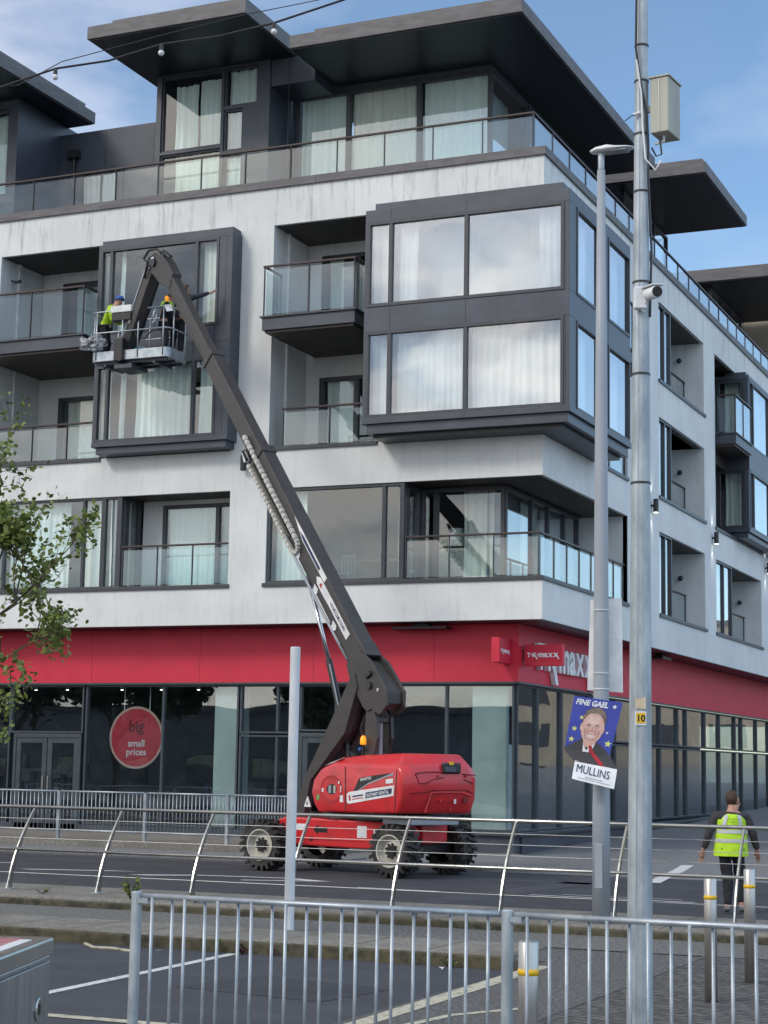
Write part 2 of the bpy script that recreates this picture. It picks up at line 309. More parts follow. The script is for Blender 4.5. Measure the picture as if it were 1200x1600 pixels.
def skinned(name, verts, edges, m, parent, sub=2):
    # verts: list of (x,y,z,rx,ry); one continuous limbed surface
    org = top_origin(parent)
    me = bpy.data.meshes.new(name); me.from_pydata([tuple(Vector(v[:3])-org) for v in verts], edges, [])
    me.materials.append(m); o = bpy.data.objects.new(name, me); COL.objects.link(o)
    md = o.modifiers.new('skin','SKIN'); md.use_smooth_shade = True
    for i, v in enumerate(verts):
        sv = me.skin_vertices[0].data[i]; sv.radius = (v[3], v[4]); sv.use_root = (i == 0)
    s2 = o.modifiers.new('sub','SUBSURF'); s2.levels = sub; s2.render_levels = sub
    bpy.context.view_layer.update()
    me2 = bpy.data.meshes.new_from_object(o.evaluated_get(bpy.context.evaluated_depsgraph_get()))
    bpy.data.objects.remove(o); me2.name = name; me2.materials.clear(); me2.materials.append(m)
    o = bpy.data.objects.new(name, me2); link(o, parent); return o
# ================================================================ the apartment building
B = thing('apartment_building', 'large white rendered corner apartment block with grey bays, red shop fascia and overhanging flat roofs', 'building', (0,0,0))
def wall_sheet(M, P, u0, u1, z0, z1, ops, depth=0.14):
    us = sorted({u0,u1,*[o[0] for o in ops],*[o[1] for o in ops]}); zs = sorted({z0,z1,*[o[2] for o in ops],*[o[3] for o in ops]})
    us = [u for u in us if u0 <= u <= u1]; zs = [z for z in zs if z0 <= z <= z1]
    inside = lambda u, z: any(o[0] < u < o[1] and o[2] < z < o[3] for o in ops)
    for a, b in zip(us, us[1:]):
        for c, d in zip(zs, zs[1:]):
            if not inside((a+b)/2, (c+d)/2): M.quad(P(a,0,c), P(b,0,c), P(b,0,d), P(a,0,d))
    for o in ops:
        a, b, c, d = o[:4]; e = o[4] if len(o) > 4 else depth; skip = o[5] if len(o) > 5 else ''
        if 'l' not in skip: M.quad(P(a,0,c), P(a,-e,c), P(a,-e,d), P(a,0,d))
        if 'r' not in skip: M.quad(P(b,0,c), P(b,-e,c), P(b,-e,d), P(b,0,d))
        ec = min(e,.10); M.quad(P(a,0,c), P(b,0,c), P(b,-ec,c), P(a,-ec,c)); M.quad(P(a,0,d), P(b,0,d), P(b,-ec,d), P(a,-ec,d))
# z levels of the storeys
F1a, F1b, F2a, F2b, F3a, F3b, TOP = 6.40, 8.77, 9.78, 12.10, 13.18, 15.50, 16.50
M = MB()
opsL = [(-24,-15.9,F1a,F1b,.3), (-15.3,-8.19,F1a,F1b,1.1), (-7.15,0,F1a,F1b,.14,'r'), (-15.42,-8.23,F2a,F3b,2.0), (-7.15,-4.0,F2a,F3b,2.0), (-24,-16.6,F2a,F2b,.3), (-24,-16.6,F3a,F3b,.3)]
wall_sheet(M, PL, -24, 0, 5.42, TOP, opsL)
opsR = [(0,7.17,F1a,F1b,.14,'l'), (4.0,7.17,F2a,F3b,2.0), (10.45,15.95,F1a,F1b,1.9), (10.45,15.95,F2a,F2b,1.9), (10.45,15.95,F3a,F3b,1.9),
        (17.45,24.4,F1a,F1b,1.9), (17.45,24.4,F2a,F3b,2.0), (25.8,32.6,F1a,F1b,1.9), (25.8,32.6,F2a,F2b,1.9), (25.8,32.6,F3a,F3b,1.9)]
wall_sheet(M, PR, 0, 40, 5.42, TOP, opsR)
# end walls of the recessed corner balcony
M.box(-2.0, -.02, 7.17, 7.3, F1a+.001, F1b-.001)
obj('wall', M, W_WALL, B, recalc=False)
# floor bands inside (their undersides are the dark timber soffits of the recesses)
M = MB()
for z0, z1 in ((5.425, 6.39), (8.775, 9.775), (15.505, 16.49)):
    M.box(-24, -.012, .012, 40, z0, z1)
M.box(-24, -.3, 2.02, 40, 12.105, 13.175)
for a, b in ((10.46, 15.94), (25.81, 32.59)): M.box(-1.99, -.012, a, b, 12.105, 13.175)
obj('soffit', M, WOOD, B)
M = MB()
for z0, z1 in ((6.39,8.77), (9.78,12.1), (13.18,15.5), (16.6,19.7)):
    M.box(-24, -5.6, 5.5, 5.6, z0, z1); M.box(-5.7, -5.6, 5.6, 40, z0, z1)
obj('interior_wall', M, INT, B)
# sills and slab edges
M = MB()
M.box(-24, .06, -.06, -.002, TOP-.03, TOP+.18); M.box(.002, .06, -.002, 40, TOP-.03, TOP+.18)
obj('parapet_trim', M, FASC, B, bevel=.01)
M = MB()
for a, b, z in ((-15.36,-8.15,F1a), (-7.22,.05,F1a), (-15.45,-12.03,F2a), (-7.2,-4.2,F2a)):
    M.box(a, b, -.05, .16, z-.07, z+.025)
for a, b, z in ((.16,7.25,F1a), (4.2,7.2,F2a), (10.4,16.1,F1a), (10.4,16.1,F2a), (10.4,16.1,F3a), (17.35,24.55,F1a), (17.35,24.5,F2a), (25.7,32.7,F1a), (25.7,32.7,F2a), (25.7,32.7,F3a)):
    M.box(-.16, .05, a, b, z-.07, z+.025)
obj('window_sill', M, FRAME, B, bevel=.006)

def curtain(P, a, b, w, z0, z1, parent, seed, amp=None, m=None, gather=1.0):
    r = random.Random(seed); n = max(int((b-a)*26), 6); vs = []; fs = []; ph = r.random()*6; k1 = r.uniform(30,44); k2 = r.uniform(11,17)
    rows = 5; amp = amp or r.choice((.022,.035,.045))
    for j in range(rows+1):
        z = z0+(z1-z0)*j/rows; fl = 1+.35*(1-j/rows)
        for i in range(n+1):
            u = a+(b-a)*i/n
            d = amp*fl*(sin(k1*u+ph+.25*sin(5*u+j*.3))+.7*sin(k2*u+ph*2+.15*j)) + .01*r.uniform(-1,1)
            vs.append(P(u+.012*sin(3*u+j), w-d*.8, z))
    for j in range(rows):
        for i in range(n): fs.append((j*(n+1)+i, j*(n+1)+i+1, (j+1)*(n+1)+i+1, (j+1)*(n+1)+i))
    return obj('curtain', MB().add(vs, fs), m or [CURT,CURT,CURT2,CURT,CURT3][seed%5], parent, smooth=True, recalc=False)
_seed = [10]
def window(P, u0, u1, z0, z1, w, mull=(), trans=(), fw=.06, d=.10, gm=GL, curt=(), cw=.28, name='window', fm=FRAME, blind=None):
    M = MB()
    M.box(u0, u0+fw, w-d, w+.02, z0, z1, P); M.box(u1-fw, u1, w-d, w+.02, z0, z1, P)
    M.box(u0+fw, u1-fw, w-d, w+.02, z0, z0+fw, P); M.box(u0+fw, u1-fw, w-d, w+.02, z1-fw, z1, P)
    for q in mull: M.box(q-fw*.6, q+fw*.6, w-d, w+.016, z0+fw, z1-fw, P)
    for a, b, z in trans: M.box(a, b, w-d+.01, w+.012, z-fw*.5, z+fw*.5, P)
    o = obj(name, M, fm, B, bevel=.004, seg=1)
    edges = [u0+fw*.5]+list(mull)+[u1-fw*.5]
    G = MB()
    for a, b in zip(edges, edges[1:]):
        s = fw*.5
        G.box(a+s, b-s, w-.05, w-.044, z0+fw, z1-fw, P)
    obj('pane', MB().add([v for v in G.v], G.f), gm, o, recalc=True)
    for c in curt:
        _seed[0] += 1
        curtain(P, c[0], c[1], w-cw, c[2] if len(c) > 2 else z0+.04, c[3] if len(c) > 3 else z1-.03, o, _seed[0])
    return o
def balustrade(parent, p0, p1, z0, z1, posts, railz=None, rail=RAILB, glassm=GLB, ends=(1,1), name='balustrade', inward=(0,0)):
    p0 = Vector((*p0,0)); p1 = Vector((*p1,0)); d = (p1-p0); Ln = d.length; d.normalize(); nrm = Vector((-d.y,d.x,0))
    M = MB(); e = Vector((0,0,z1))
    M.beam(p0+e-d*.03, p1+e+d*.03, .075, .045, nrm)
    o = obj(name, M, rail, parent, bevel=.006)
    ts = [i/posts for i in range(posts+1)]
    for i, t in enumerate(ts):
        if (i == 0 and not ends[0]) or (i == posts and not ends[1]): continue
        q = p0+d*Ln*t
        obj('post', MB().beam(q+Vector((0,0,z0)), q+Vector((0,0,z1-.022)), .05, .018, nrm), FRAME, o)
    for a, b in zip(ts, ts[1:]):
        qa = p0+d*(Ln*a+.03); qb = p0+d*(Ln*b-.03); t_ = nrm*.006
        vs = [q+Vector((0,0,z))+t_*s for s in (-1,1) for q in (qa,qb) for z in (z0+.05, z1-.09)]
        obj('glass_panel', MB().add(vs, [(0,1,3,2),(4,6,7,5),(0,4,5,1),(2,3,7,6),(0,2,6,4),(1,5,7,3)]), glassm, o)
    return o

# ---- first floor, left: flush window, glazed return, recessed balcony
window(PL, -15.3, -11.9, F1a, F1b, -.06, (-14.95,-12.5), curt=((-14.9,-13.1),(-12.72,-12.42),(-12.42,-12.05)), cw=.3)
window(lambda u,w,z: (u,-w,z), -24, -15.9, F1a, F1b, -.2, (-22,-20,-18), curt=((-23.8,-16.2),))
window(PL, -11.9, -11.35, F1a, F1b, -.06, (), curt=((-11.85,-11.42),))
window(lambda u,w,z: (-11.40+w, u, z), .05, 1.08, F1a+.03, F1b, 0, (.35,.45), curt=((.06,.32),(.5,1.05)))
obj('recess_wall', MB().box(-11.33, -10.75, 1.08, 1.2, F1a, F1b), W_WALL, B); obj('recess_lintel', MB().box(-10.75,-8.19,1.1,1.22,F1b-.12,F1b), W_WALL, B)
window(lambda u,w,z: (u, 1.1-w, z), -10.75, -8.19, F1a+.03, F1b-.12, 0, (-9.13,), fw=.09, curt=((-10.65,-9.2),(-9.1,-8.25)), cw=.2)
balustrade(B, (-11.3,.09), (-8.24,.09), F1a+.02, 7.46, 3, ends=(1,0))
# ---- first floor, middle: big living-room window, then the wrap-around corner balcony
window(PL, -7.15, -3.52, F1a, F1b, -.06, (-4.02,), gm=GL, fw=.08, curt=((-7.05,-6.2),), cw=.3)
window(lambda u,w,z: (-3.5+w, u, z), .03, 1.06, F1a+.03, F1b-.02, 0, (.34,), fw=.07, gm=GL, curt=((.4,.62),))
window(lambda u,w,z: (u, 1.1-w, z), -3.5, -1.32, F1a+.03, F1b-.02, 0, (-3.1,), fw=.10, curt=((-2.55,-1.75),), cw=.5)
window(lambda u,w,z: (-1.3+w, u, z), 1.12, 6.9, F1a+.03, F1b-.02, 0, (3.1,4.4,5.7), fw=.09, curt=((3.6,4.9),(5.2,6.8)), cw=.5)
balustrade(B, (-3.45,.10), (-.12,.10), F1a+.02, 7.44, 3, ends=(1,1))
balustrade(B, (-.10,.14), (-.10,7.1), F1a+.02, 7.44, 7, ends=(0,0))
obj('interior_partition', MB().box(-1.98,-1.9,1.6,7.1,F1a,F1b), INT, B)

# ---- left bay (second and third floor)
def bay(P, u0, u1, e, spec, cb, rets):
    pass
M = MB()
def ring(z0, z1, x0, x1, yf, xr=None):      # horizontal band of the left bay
    M.box(x0, x1, -yf, .3, z0, z1)
ring(15.20, 15.33, -12.0, -8.05, .50); ring(12.10, 12.93, -12.0, -8.05, .50); ring(9.98, 10.10, -12.0, -8.05, .52)
ring(9.80, 9.975, -11.9, -8.12, .44); ring(15.34, 15.46, -11.96, -8.1, .40)
M.box(-8.22, -8.05, -.5, .3, 10.1, 12.1); M.box(-8.22, -8.05, -.5, .3, 12.93, 15.2)
M.box(-8.43, -8.22, -.5, -.38, 10.1, 12.1); M.box(-8.43, -8.22, -.5, -.38, 12.93, 15.2)
M.box(-12.0, -11.93, -.5, 1.9, 10.1, 12.1); M.box(-12.0, -11.93, -.5, 1.9, 12.93, 15.2)
obj('bay_cladding', M, GREY, B, bevel=.008)
M = MB()      # fine joints of the cladding on the spandrel
for x in (-9.1, -8.5): M.box(x-.006, x+.006, -.504, -.5, 12.12, 12.9)
M.box(-12.0,-8.05,-.504,-.5,12.5,12.512)
obj('cladding_joint', M, BLKP, B)
PB = lambda u, w, z: (u, -.5-w, z)
window(PB, -11.93, -8.43, 12.93, 15.2, 0, (-11.6,-9.08), fw=.07, curt=((-11.9,-11.66,12.98,15.1),(-11.45,-11.3),(-9.0,-8.5)), cw=.25)
window(PB, -11.93, -8.43, 10.1, 12.1, 0, (-11.6,-9.08), fw=.07, curt=((-11.9,-11.66),(-11.4,-11.25),(-10.85,-9.25),(-9.0,-8.5)), cw=.3)
# ---- corner bay
M = MB()
def cring(z0, z1, o, left=-4.2, back=4.15):
    M.box(left, o, -o, .05, z0, z1); M.box(-.05, o, .05, back, z0, z1)
cring(14.97, 15.27, .93); cring(12.27, 12.87, .93); cring(10.03, 10.17, .96); cring(9.80, 10.028, .88, -4.1, 4.1)
M.box(-4.05, .70, -.70, .0, 15.272, 15.50); M.box(.0, .70, .0, 4.1, 15.272, 15.50)
for a, b in ((10.17,12.27), (12.87,14.97)):
    M.box(-4.2, -4.14, -.93, 1.9, a, b); M.box(.84, .93, -.93, -.38, a, b); M.box(.80, .84, -.93, -.84, a, b)
    M.box(.80, .93, 1.42, 2.18, a, b); M.box(-.3, .93, 4.08, 4.15, a, b)
obj('corner_bay_cladding', M, GREY, B, bevel=.008)
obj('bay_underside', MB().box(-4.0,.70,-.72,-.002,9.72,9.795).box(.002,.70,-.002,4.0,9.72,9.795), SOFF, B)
for bx in ((-3.536,-3.524,-.934,-.93,12.29,12.85),(-1.606,-1.594,-.934,-.93,12.29,12.85),(-3.536,-3.524,-.934,-.93,14.99,15.26),(-1.606,-1.594,-.934,-.93,14.99,15.26),(-1.606,-1.594,-.964,-.96,10.04,10.16),
           (.93,.934,1.38,1.392,12.29,12.85),(.93,.934,2.20,2.212,12.29,12.85),(.93,.934,1.38,1.392,14.99,15.26),(-7.30,-7.288,.896,.9,16.66,20.3)):
    obj('cladding_joint', MB().box(*bx), BLKP, B)
for x in (-12.6,-14.2,-15.4): obj('cladding_joint', MB().box(x,x+.012,2.996,3.0,16.66,19.9), BLKP, B)
for x in (-3.0,-6.2,-9.4,-12.6): obj('fascia_joint', MB().box(x,x+.008,.867,.87,4.06,5.38), mat('fascia_joint_red_%d' % int(-x), (.30,.01,.03), .6), B)
for x in (-6.0,-3.0): obj('flashing_joint', MB().box(x,x+.012,-.064,-.06,TOP-.02,TOP+.17), BLKP, B)
PC = lambda u, w, z: (u, -.93-w, z); PD = lambda u, w, z: (.93+w, u, z)
window(PC, -4.14, .80, 12.87, 14.97, 0, (-3.53,-1.6), fw=.08, gm=GLM, curt=((-4.08,-3.6),(-3.4,-2.95),(.1,.72)), cw=.3)
window(PC, -4.14, .80, 10.17, 12.27, 0, (-3.53,-1.6), fw=.08, gm=GLM, curt=((-4.08,-3.6),(-3.45,-1.68),(-1.52,.72)), cw=.3)
for a, b in ((12.87,14.97), (10.17,12.27)):
    window(PD, -.38, 1.42, a, b, 0, (), fw=.07, gm=GLM, curt=((-.3,1.3),), cw=.3)
    window(PD, 2.18, 4.08, a, b, 0, (), fw=.07, gm=GLM, curt=((2.3,4.0),), cw=.3)
# ---- recess backs (second and third floor)
def recess_back(x0, x1, z0, z1, mull, curt, PX):
    window(PX, x0, x1, z0, z1, 0, mull, fw=.11, curt=curt, cw=.2)
PK = lambda u, w, z: (u, 2.0-w, z)
for bx in ((-15.4,-14.75,1.98,2.1,F2a,F3b),(-14.75,-11.95,1.98,2.1,11.95,12.9),(-14.75,-11.95,1.98,2.1,15.2,F3b),(-7.14,-6.75,1.98,2.1,F2a,F3b),
           (-6.75,-4.2,1.98,2.1,11.95,12.9),(-6.75,-4.2,1.98,2.1,15.2,F3b),(-11.99,-11.95,0.3,1.975,F2a,F3b),(-4.26,-4.2,0.0,1.975,F2a,F3b)):
    obj('recess_wall', MB().box(*bx), W_WALL, B)
for x in (-15.42, -7.15): obj('rainwater_pipe', MB().box(x+.004, x+.06, .78, .86, F2a, F3b), WHITE, B)
recess_back(-14.75,-11.95, F2a+.02, 11.95, (-13.3,), ((-14.55,-13.4),(-13.2,-12.1)), PK)
recess_back(-14.75,-11.95, 12.9, 15.2, (-13.3,), ((-14.4,-13.5),), PK)
recess_back(-6.75,-4.2, F2a+.02, 11.95, (-5.7,), ((-6.6,-5.8),), PK)
recess_back(-6.75,-4.2, 12.9, 15.2, (-5.7,), ((-6.6,-6.2),), PK)
window(lambda u,w,z: (-4.27+w*-1, u, z), .4, 1.9, F2a+.02, 11.95, 0, (), fw=.1)
# ---- projecting balconies
def balcony(x0, x1, y0, P, backto, n, retn):
    M = MB(); M.box(x0, x1, -backto, y0, 12.55, 12.86, P)
    sl = obj('balcony', M, GREY, B, bevel=.01)
    obj('underside', MB().box(x0+.06, x1-.06, -backto, y0-.06, 12.49, 12.545, P), WOOD, sl)
    obj('edge_trim', MB().box(x0-.05, x1+.05, 0, y0+.05, 12.862, 12.90, P), FRAME, sl)
    g = lambda u, w: P(u, w, 0)[:2]
    balustrade(B, g(x0+.03,y0-.03), g(x1-.03,y0-.03), 12.9, 14.16, n)
    if retn >= 0: balustrade(B, g(x1-.03,y0-.1), g(x1-.03,.02), 12.9, 14.16, 1, ends=(0,1))
    if retn != 0: balustrade(B, g(x0+.03,y0-.1), g(x0+.03,.02), 12.9, 14.16, 1, ends=(0,1))
balcony(-15.4, -12.12, .92, PL, 2.0, 2, 0)
balcony(-6.95, -4.45, .92, PL, 2.0, 2, 1)
balustrade(B, (-15.3,.08), (-12.05,.08), F2a+.02, 10.77, 3, ends=(0,0))
balustrade(B, (-6.8,.08), (-4.25,.08), F2a+.02, 10.77, 2, ends=(1,0))
# ---- right facade openings
def side_opening(a, b, z0, z1, wend):
    window(PR, a, wend, z0, z1, -.06, (a+(wend-a)*.52,), fw=.07, gm=GLM, curt=((a+.1,wend-.1),), cw=.25)
    window(lambda u,w,z: (-1.88+w, u, z), wend, b, z0+.02, z1, 0, ((wend+b)/2,), fw=.09, curt=((wend+.4,b-.3),), cw=.2)
    obj('recess_return', MB().box(-1.88,-.16,wend-.1,wend,z0,z1), W_WALL, B)
    balustrade(B, (-.62, wend), (-.62, b-.1), z0, z0+1.06, 2, ends=(0,1))
for z0, z1 in ((F1a,F1b), (F2a,F2b), (F3a,F3b)):
    side_opening(10.45, 15.95, z0, z1, 12.0); side_opening(25.8, 32.6, z0, z1, 28.5)
side_opening(17.45, 24.4, F1a, F1b, 19.9)
window(lambda u,w,z: (-1.98+w, u, z), 4.1, 7.1, F2a, 12.0, 0, (5.5,), curt=((4.3,6.9),)); window(lambda u,w,z: (-1.98+w, u, z), 4.1, 7.1, 12.9, 15.4, 0, (5.5,), curt=((4.3,5.4),))
balustrade(B, (-.08,4.2), (-.08,7.1), F2a+.02, 10.77, 2, ends=(0,1))
balcony(4.2+.1, 6.9, .6, PR, 1.9, 2, -1)
balcony(17.75, 20.15, .62, PR, 1.95, 2, -1)
M = MB()
for z0, z1 in ((15.20,15.33),(12.10,12.93),(9.98,10.10)): M.box(-1.9,.52,20.2,27.0,z0,z1)
M.box(-1.9,.44,20.3,26.9,9.80,9.975); M.box(-.3,.40,20.3,26.9,15.34,15.46)
for z0, z1 in ((10.1,12.1),(12.93,15.2)):
    M.box(.34,.5,20.2,20.35,z0,z1); M.box(-1.9,.5,26.9,27.0,z0,z1)
obj('side_bay_cladding', M, GREY, B, bevel=.008)
for z0, z1 in ((10.1,12.1),(12.93,15.2)):
    window(lambda u,w,z: (.5+w, u, z), 20.35, 26.9, z0, z1, 0, (21.0,23.6), fw=.08, gm=GLM, curt=((20.4,20.95),(21.1,26.8)), cw=.3)
    window(lambda u,w,z: (u, 20.24-w, z), -1.9, .34, z0, z1, 0, (-.55,), fw=.11, curt=((-1.75,-.7),(-.4,.1)), cw=.5)
window(lambda u,w,z: (-1.98+w, u, z), 17.5, 20.2, F2a, 12.0, 0, (18.8,)); window(lambda u,w,z: (-1.98+w, u, z), 17.5, 20.2, 12.9, 15.4, 0, (18.8,))

# ================================================================ roof storey
M = MB()
M.box(-24, -.05, .05, 40, TOP+.0, TOP+.14)
obj('roof_terrace', M, FASC, B)
PP_ = lambda u, w, z: (u, 2.1-w, z)
M = MB()
M.box(-7.78,-7.7,2.1,2.3,16.64,19.83); M.box(-7.7,-2.12,2.1,2.3,19.72,19.83); M.box(-2.3,-2.1,4.95,11.0,16.64,19.83)
M.box(-2.3,-2.12,2.3,4.95,19.72,19.83)
M.box(-24,-11.2,3.0,3.2,16.64,19.98)          # parapet-like set-back wall
M.box(-16.0,-7.8,5.4,5.5,16.64,19.8)
# stair tower with its own roof
def shell(x0, x1, y0, y1, z0, z1, holes):
    Pt = lambda u, w, z: (u, y0-w, z); S = MB()
    wall_sheet(S, Pt, x0, x1, z0, z1, holes, .12); M.add(S.v, S.f)
    M.quad((x0,y0,z0),(x0,y1,z0),(x0,y1,z1),(x0,y0,z1)); M.quad((x1,y0,z0),(x1,y1,z0),(x1,y1,z1),(x1,y0,z1)); M.quad((x0,y1,z0),(x1,y1,z0),(x1,y1,z1),(x0,y1,z1))
shell(-11.28,-7.86,.9,5.2,16.64,20.35, [(-11.13,-9.28,18.2,20.28),(-11.13,-9.28,16.8,18.12),(-9.22,-8.22,19.22,20.28),(-9.22,-8.64,18.0,19.14),(-9.22,-8.64,16.8,17.9)])
shell(-21.5,-15.75,.9,5.2,16.64,20.35, [(-18.6,-16.05,17.6,20.1)])
obj('penthouse_wall', M, GREY, B, recalc=False)
window(PP_, -7.68, -2.12, 16.7, 19.72, -.03, (-6.14,-4.12), fw=.11, curt=((-7.55,-6.2),(-6.05,-4.25),(-4.0,-2.25)), cw=.14)
window(lambda u,w,z: (-2.1+w, u, z), 2.12, 4.9, 16.7, 19.72, -.03, (), fw=.09, curt=((3.2,4.8),), cw=.5)
PT = lambda u, w, z: (u, .9-w, z)
for a, b, c, d, cu in ((-11.13,-9.28,18.2,20.28,((-10.75,-10.1,18.25,20.05),(-10.05,-9.35,18.25,20.12))), (-11.13,-9.28,16.8,18.12,((-10.75,-9.35),)), (-9.22,-8.22,19.22,20.28,((-9.15,-8.3),)), (-9.22,-8.64,18.0,19.14,((-9.17,-8.7),)), (-9.22,-8.64,16.8,17.9,((-9.17,-8.7),))):
    window(PT, a, b, c, d, -.07, (), fw=.05, d=.07, curt=cu, cw=.15)
window(PT, -18.6, -16.05, 17.6, 20.1, -.07, (-17.3,), fw=.06, curt=((-18.5,-16.1),), cw=.3)
window(lambda u,w,z: (u, 3.0-w, z), -14.95, -13.55, 16.66, 18.75, .03, (-14.25,), fw=.07, curt=((-14.85,-14.3,16.7,18.6),(-14.2,-13.75,16.7,18.6)), cw=-.02)
M = MB(); M.tube([(-15.2,2.93,16.7),(-15.2,2.93,19.2)], .05); M.box(-15.38,-15.02,2.8,2.99,19.2,19.42); obj('downpipe', M, BLKP, B)
# overhanging flat roofs: two-step fascia and dark underside
def roof(x0, x1, y0, y1, z, h1=.34, h2=.20, inset=.28):
    rf = obj('roof', MB().box(x0, x1, y0, y1, z, z+h1), FASC, B, bevel=.012)
    obj('roof_cap', MB().box(x0+inset*2, x1-inset*.6, y0+inset, y1-inset, z+h1+.001, z+h1+h2), FASC, rf, bevel=.012)
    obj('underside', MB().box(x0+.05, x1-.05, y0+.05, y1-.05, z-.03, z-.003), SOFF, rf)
roof(-6.55, -.36, -.62, 11.5, 19.86)
roof(-11.72, -7.12, -1.9, 6.0, 20.38)
roof(-22.5, -14.88, -1.9, 3.45, 20.38)
roof(-6.5, .98, 12.3, 18.1, 19.86)
roof(-6.5, 1.1, 24.3, 30.8, 19.86)
obj('roof_return', MB().box(-7.85,-6.58,.95,2.08,19.62,20.34), GREY, B)
# glazed roof rooms beneath the side roofs
window(PR, 13.0, 18.3, 16.7, 19.82, -1.75, (14.8,16.6), fw=.08); window(lambda u,w,z:(u,18.36-w,z), -5.2, -1.85, 16.7, 19.82, 0, (-3.5,), fw=.08)
window(PR, 25.0, 30.2, 16.7, 19.82, -1.85, (26.8,28.4), fw=.08)
obj('stair_core', MB().box(-6.2,-.6,31.2,36,16.64,20.4), BEIGE, B, bevel=.02)
M = MB()
for z in (17.6,18.7): M.box(-6.2,-.6,31.19,31.2,z,z+.02)
for x in (-2.0,-3.4,-4.8): M.box(x,x+.02,31.18,31.19,16.7,20.3)
obj('cladding_joint', M, FASC, B)
balustrade(B, (-23.9,.42), (-.42,.42), TOP+.16, 17.72, 18, ends=(1,1))
balustrade(B, (-.42,.50), (-.42,38), TOP+.16, 17.72, 27, ends=(0,1))

# ================================================================ shop floor
M = MB(); M.box(-24, -.87, .87, 1.1, 4.03, 5.40); M.box(-1.1, -.87, 1.1, 40, 4.03, 5.40)
obj('red_fascia_band', M, RED, B)
obj('fascia_trim', MB().box(-24,-.83,.83,.868,3.99,4.04).box(-.868,-.83,.868,40,3.99,4.04), SHOPF, B)
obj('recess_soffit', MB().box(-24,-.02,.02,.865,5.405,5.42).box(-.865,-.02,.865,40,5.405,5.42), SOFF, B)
PS = lambda u, w, z: (u, .95-w, z)
def shopwin(P, u0, u1, z0, z1, gm=GLS, fw=.05, nm='shop_window', mull=(), **k): return window(P, u0, u1, z0, z1, 0, mull, fw=fw, gm=gm, name=nm, fm=SHOPF, d=.12, **k)
shopwin(PS, -12.78, -8.28, .42, 3.99, mull=(-10.46,))
shopwin(PS, -24, -15.1, .3, 3.99, mull=(-21,-18))
shopwin(PS, -15.1, -12.84, 2.74, 3.99)
shopwin(PS, -8.24, -6.62, 2.78, 3.99, mull=(-7.2,)); shopwin(PS, -8.24, -6.62, .42, 2.74, mull=(-7.2,))
shopwin(PS, -6.58, -4.45, 2.84, 3.99, mull=(-5.6,))
shopwin(PS, -4.41, -.99, .55, 3.99, mull=(-2.7,))
def door(P, u0, u1, z0, z1):
    M = MB(); fw = .14; mid = (u0+u1)/2
    for a, b in ((u0+.08,mid-.012),(mid+.012,u1-.08)):
        M.box(a, a+fw, -.06, .03, z0, z1, P); M.box(b-fw, b, -.06, .03, z0, z1, P); M.box(a+fw, b-fw, -.06, .03, z0, z0+.25, P); M.box(a+fw, b-fw, -.06, .03, z1-.14, z1, P)
    M.box(u0, u0+.08, -.08, .05, z0, z1+.1, P); M.box(u1-.08, u1, -.08, .05, z0, z1+.1, P); M.box(u0+.08, u1-.08, -.08, .05, z1, z1+.1, P)
    o = obj('door', M, SHOPF, B, bevel=.006)
    G = MB()
    for a, b in ((u0+.08,mid-.012),(mid+.012,u1-.08)): G.box(a+fw, b-fw, -.02, -.012, z0+.25, z1-.14, P)
    obj('pane', G, GLS, o)
    for x in (mid-.08, mid+.08): obj('handle', MB().tube([P(x,.07,z0+.9),P(x,.07,z0+1.35)], .015), STEEL, o)
door(PS, -14.95, -12.86, .27, 2.62); door(PS, -6.56, -4.45, .27, 2.70)
ys = (1.0,2.5,4.4,6.8,9.2,11.6,14.0,16.1,17.2,19.7,21.8,24.2,25.3,27.8,30,34,38)
PSR = lambda u, w, z: (-.95+w, u, z)
for i, (a, b) in enumerate(zip(ys, ys[1:])):
    zb = .55+.012*a
    if i < 3: shopwin(PSR, a+.02, b-.02, .55, 3.99)
    else:
        shopwin(PSR, a+.02, b-.02, 2.78, 3.99); shopwin(PSR, a+.02, b-.02, .62, 2.74, gm=GLF)
M = MB(); M.box(-4.4,-.95,.90,1.3,.0,.54); M.box(-1.3,-.90,1.3,40,.0,.54); M.box(-24,-4.4,.92,1.3,.0,.41)
obj('plinth', M, GREY, B)
M = MB(); M.box(-4.4,-.86,.80,.898,.46,.545); M.box(-.898,-.80,.898,40,.46,.545); obj('plinth_ledge', M, SHOPF, B, bevel=.008)
# inside the shop
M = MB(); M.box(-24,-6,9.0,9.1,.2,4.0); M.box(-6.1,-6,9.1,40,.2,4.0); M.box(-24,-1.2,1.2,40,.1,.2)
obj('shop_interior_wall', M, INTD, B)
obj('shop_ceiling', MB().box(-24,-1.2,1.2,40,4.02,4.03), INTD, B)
obj('pillar', MB().box(-9.05,-8.32,1.12,1.6,.2,4.0), PALE, B); obj('pillar', MB().box(-2.1,-1.25,1.12,1.3,.2,4.0), PALE, B); obj('pillar', MB().box(-1.9,-1.75,2.0,3.4,.2,2.6), WHITE, B)
for x in (-14.9,-13.9,-12.2,-11.0,-9.9,-8.9,-5.6,-4.9,-3.0,-1.9):
    q = obj('ceiling_spotlight', MB().tube([(x,1.75,3.99),(x,1.75,3.90)], .05).box(x-.25,x+.05,1.72,1.78,3.985,4.015), WHITE, B)
    obj('lens', MB().tube([(x,1.75,3.898),(x,1.75,3.892)], .04), LAMPE, q)
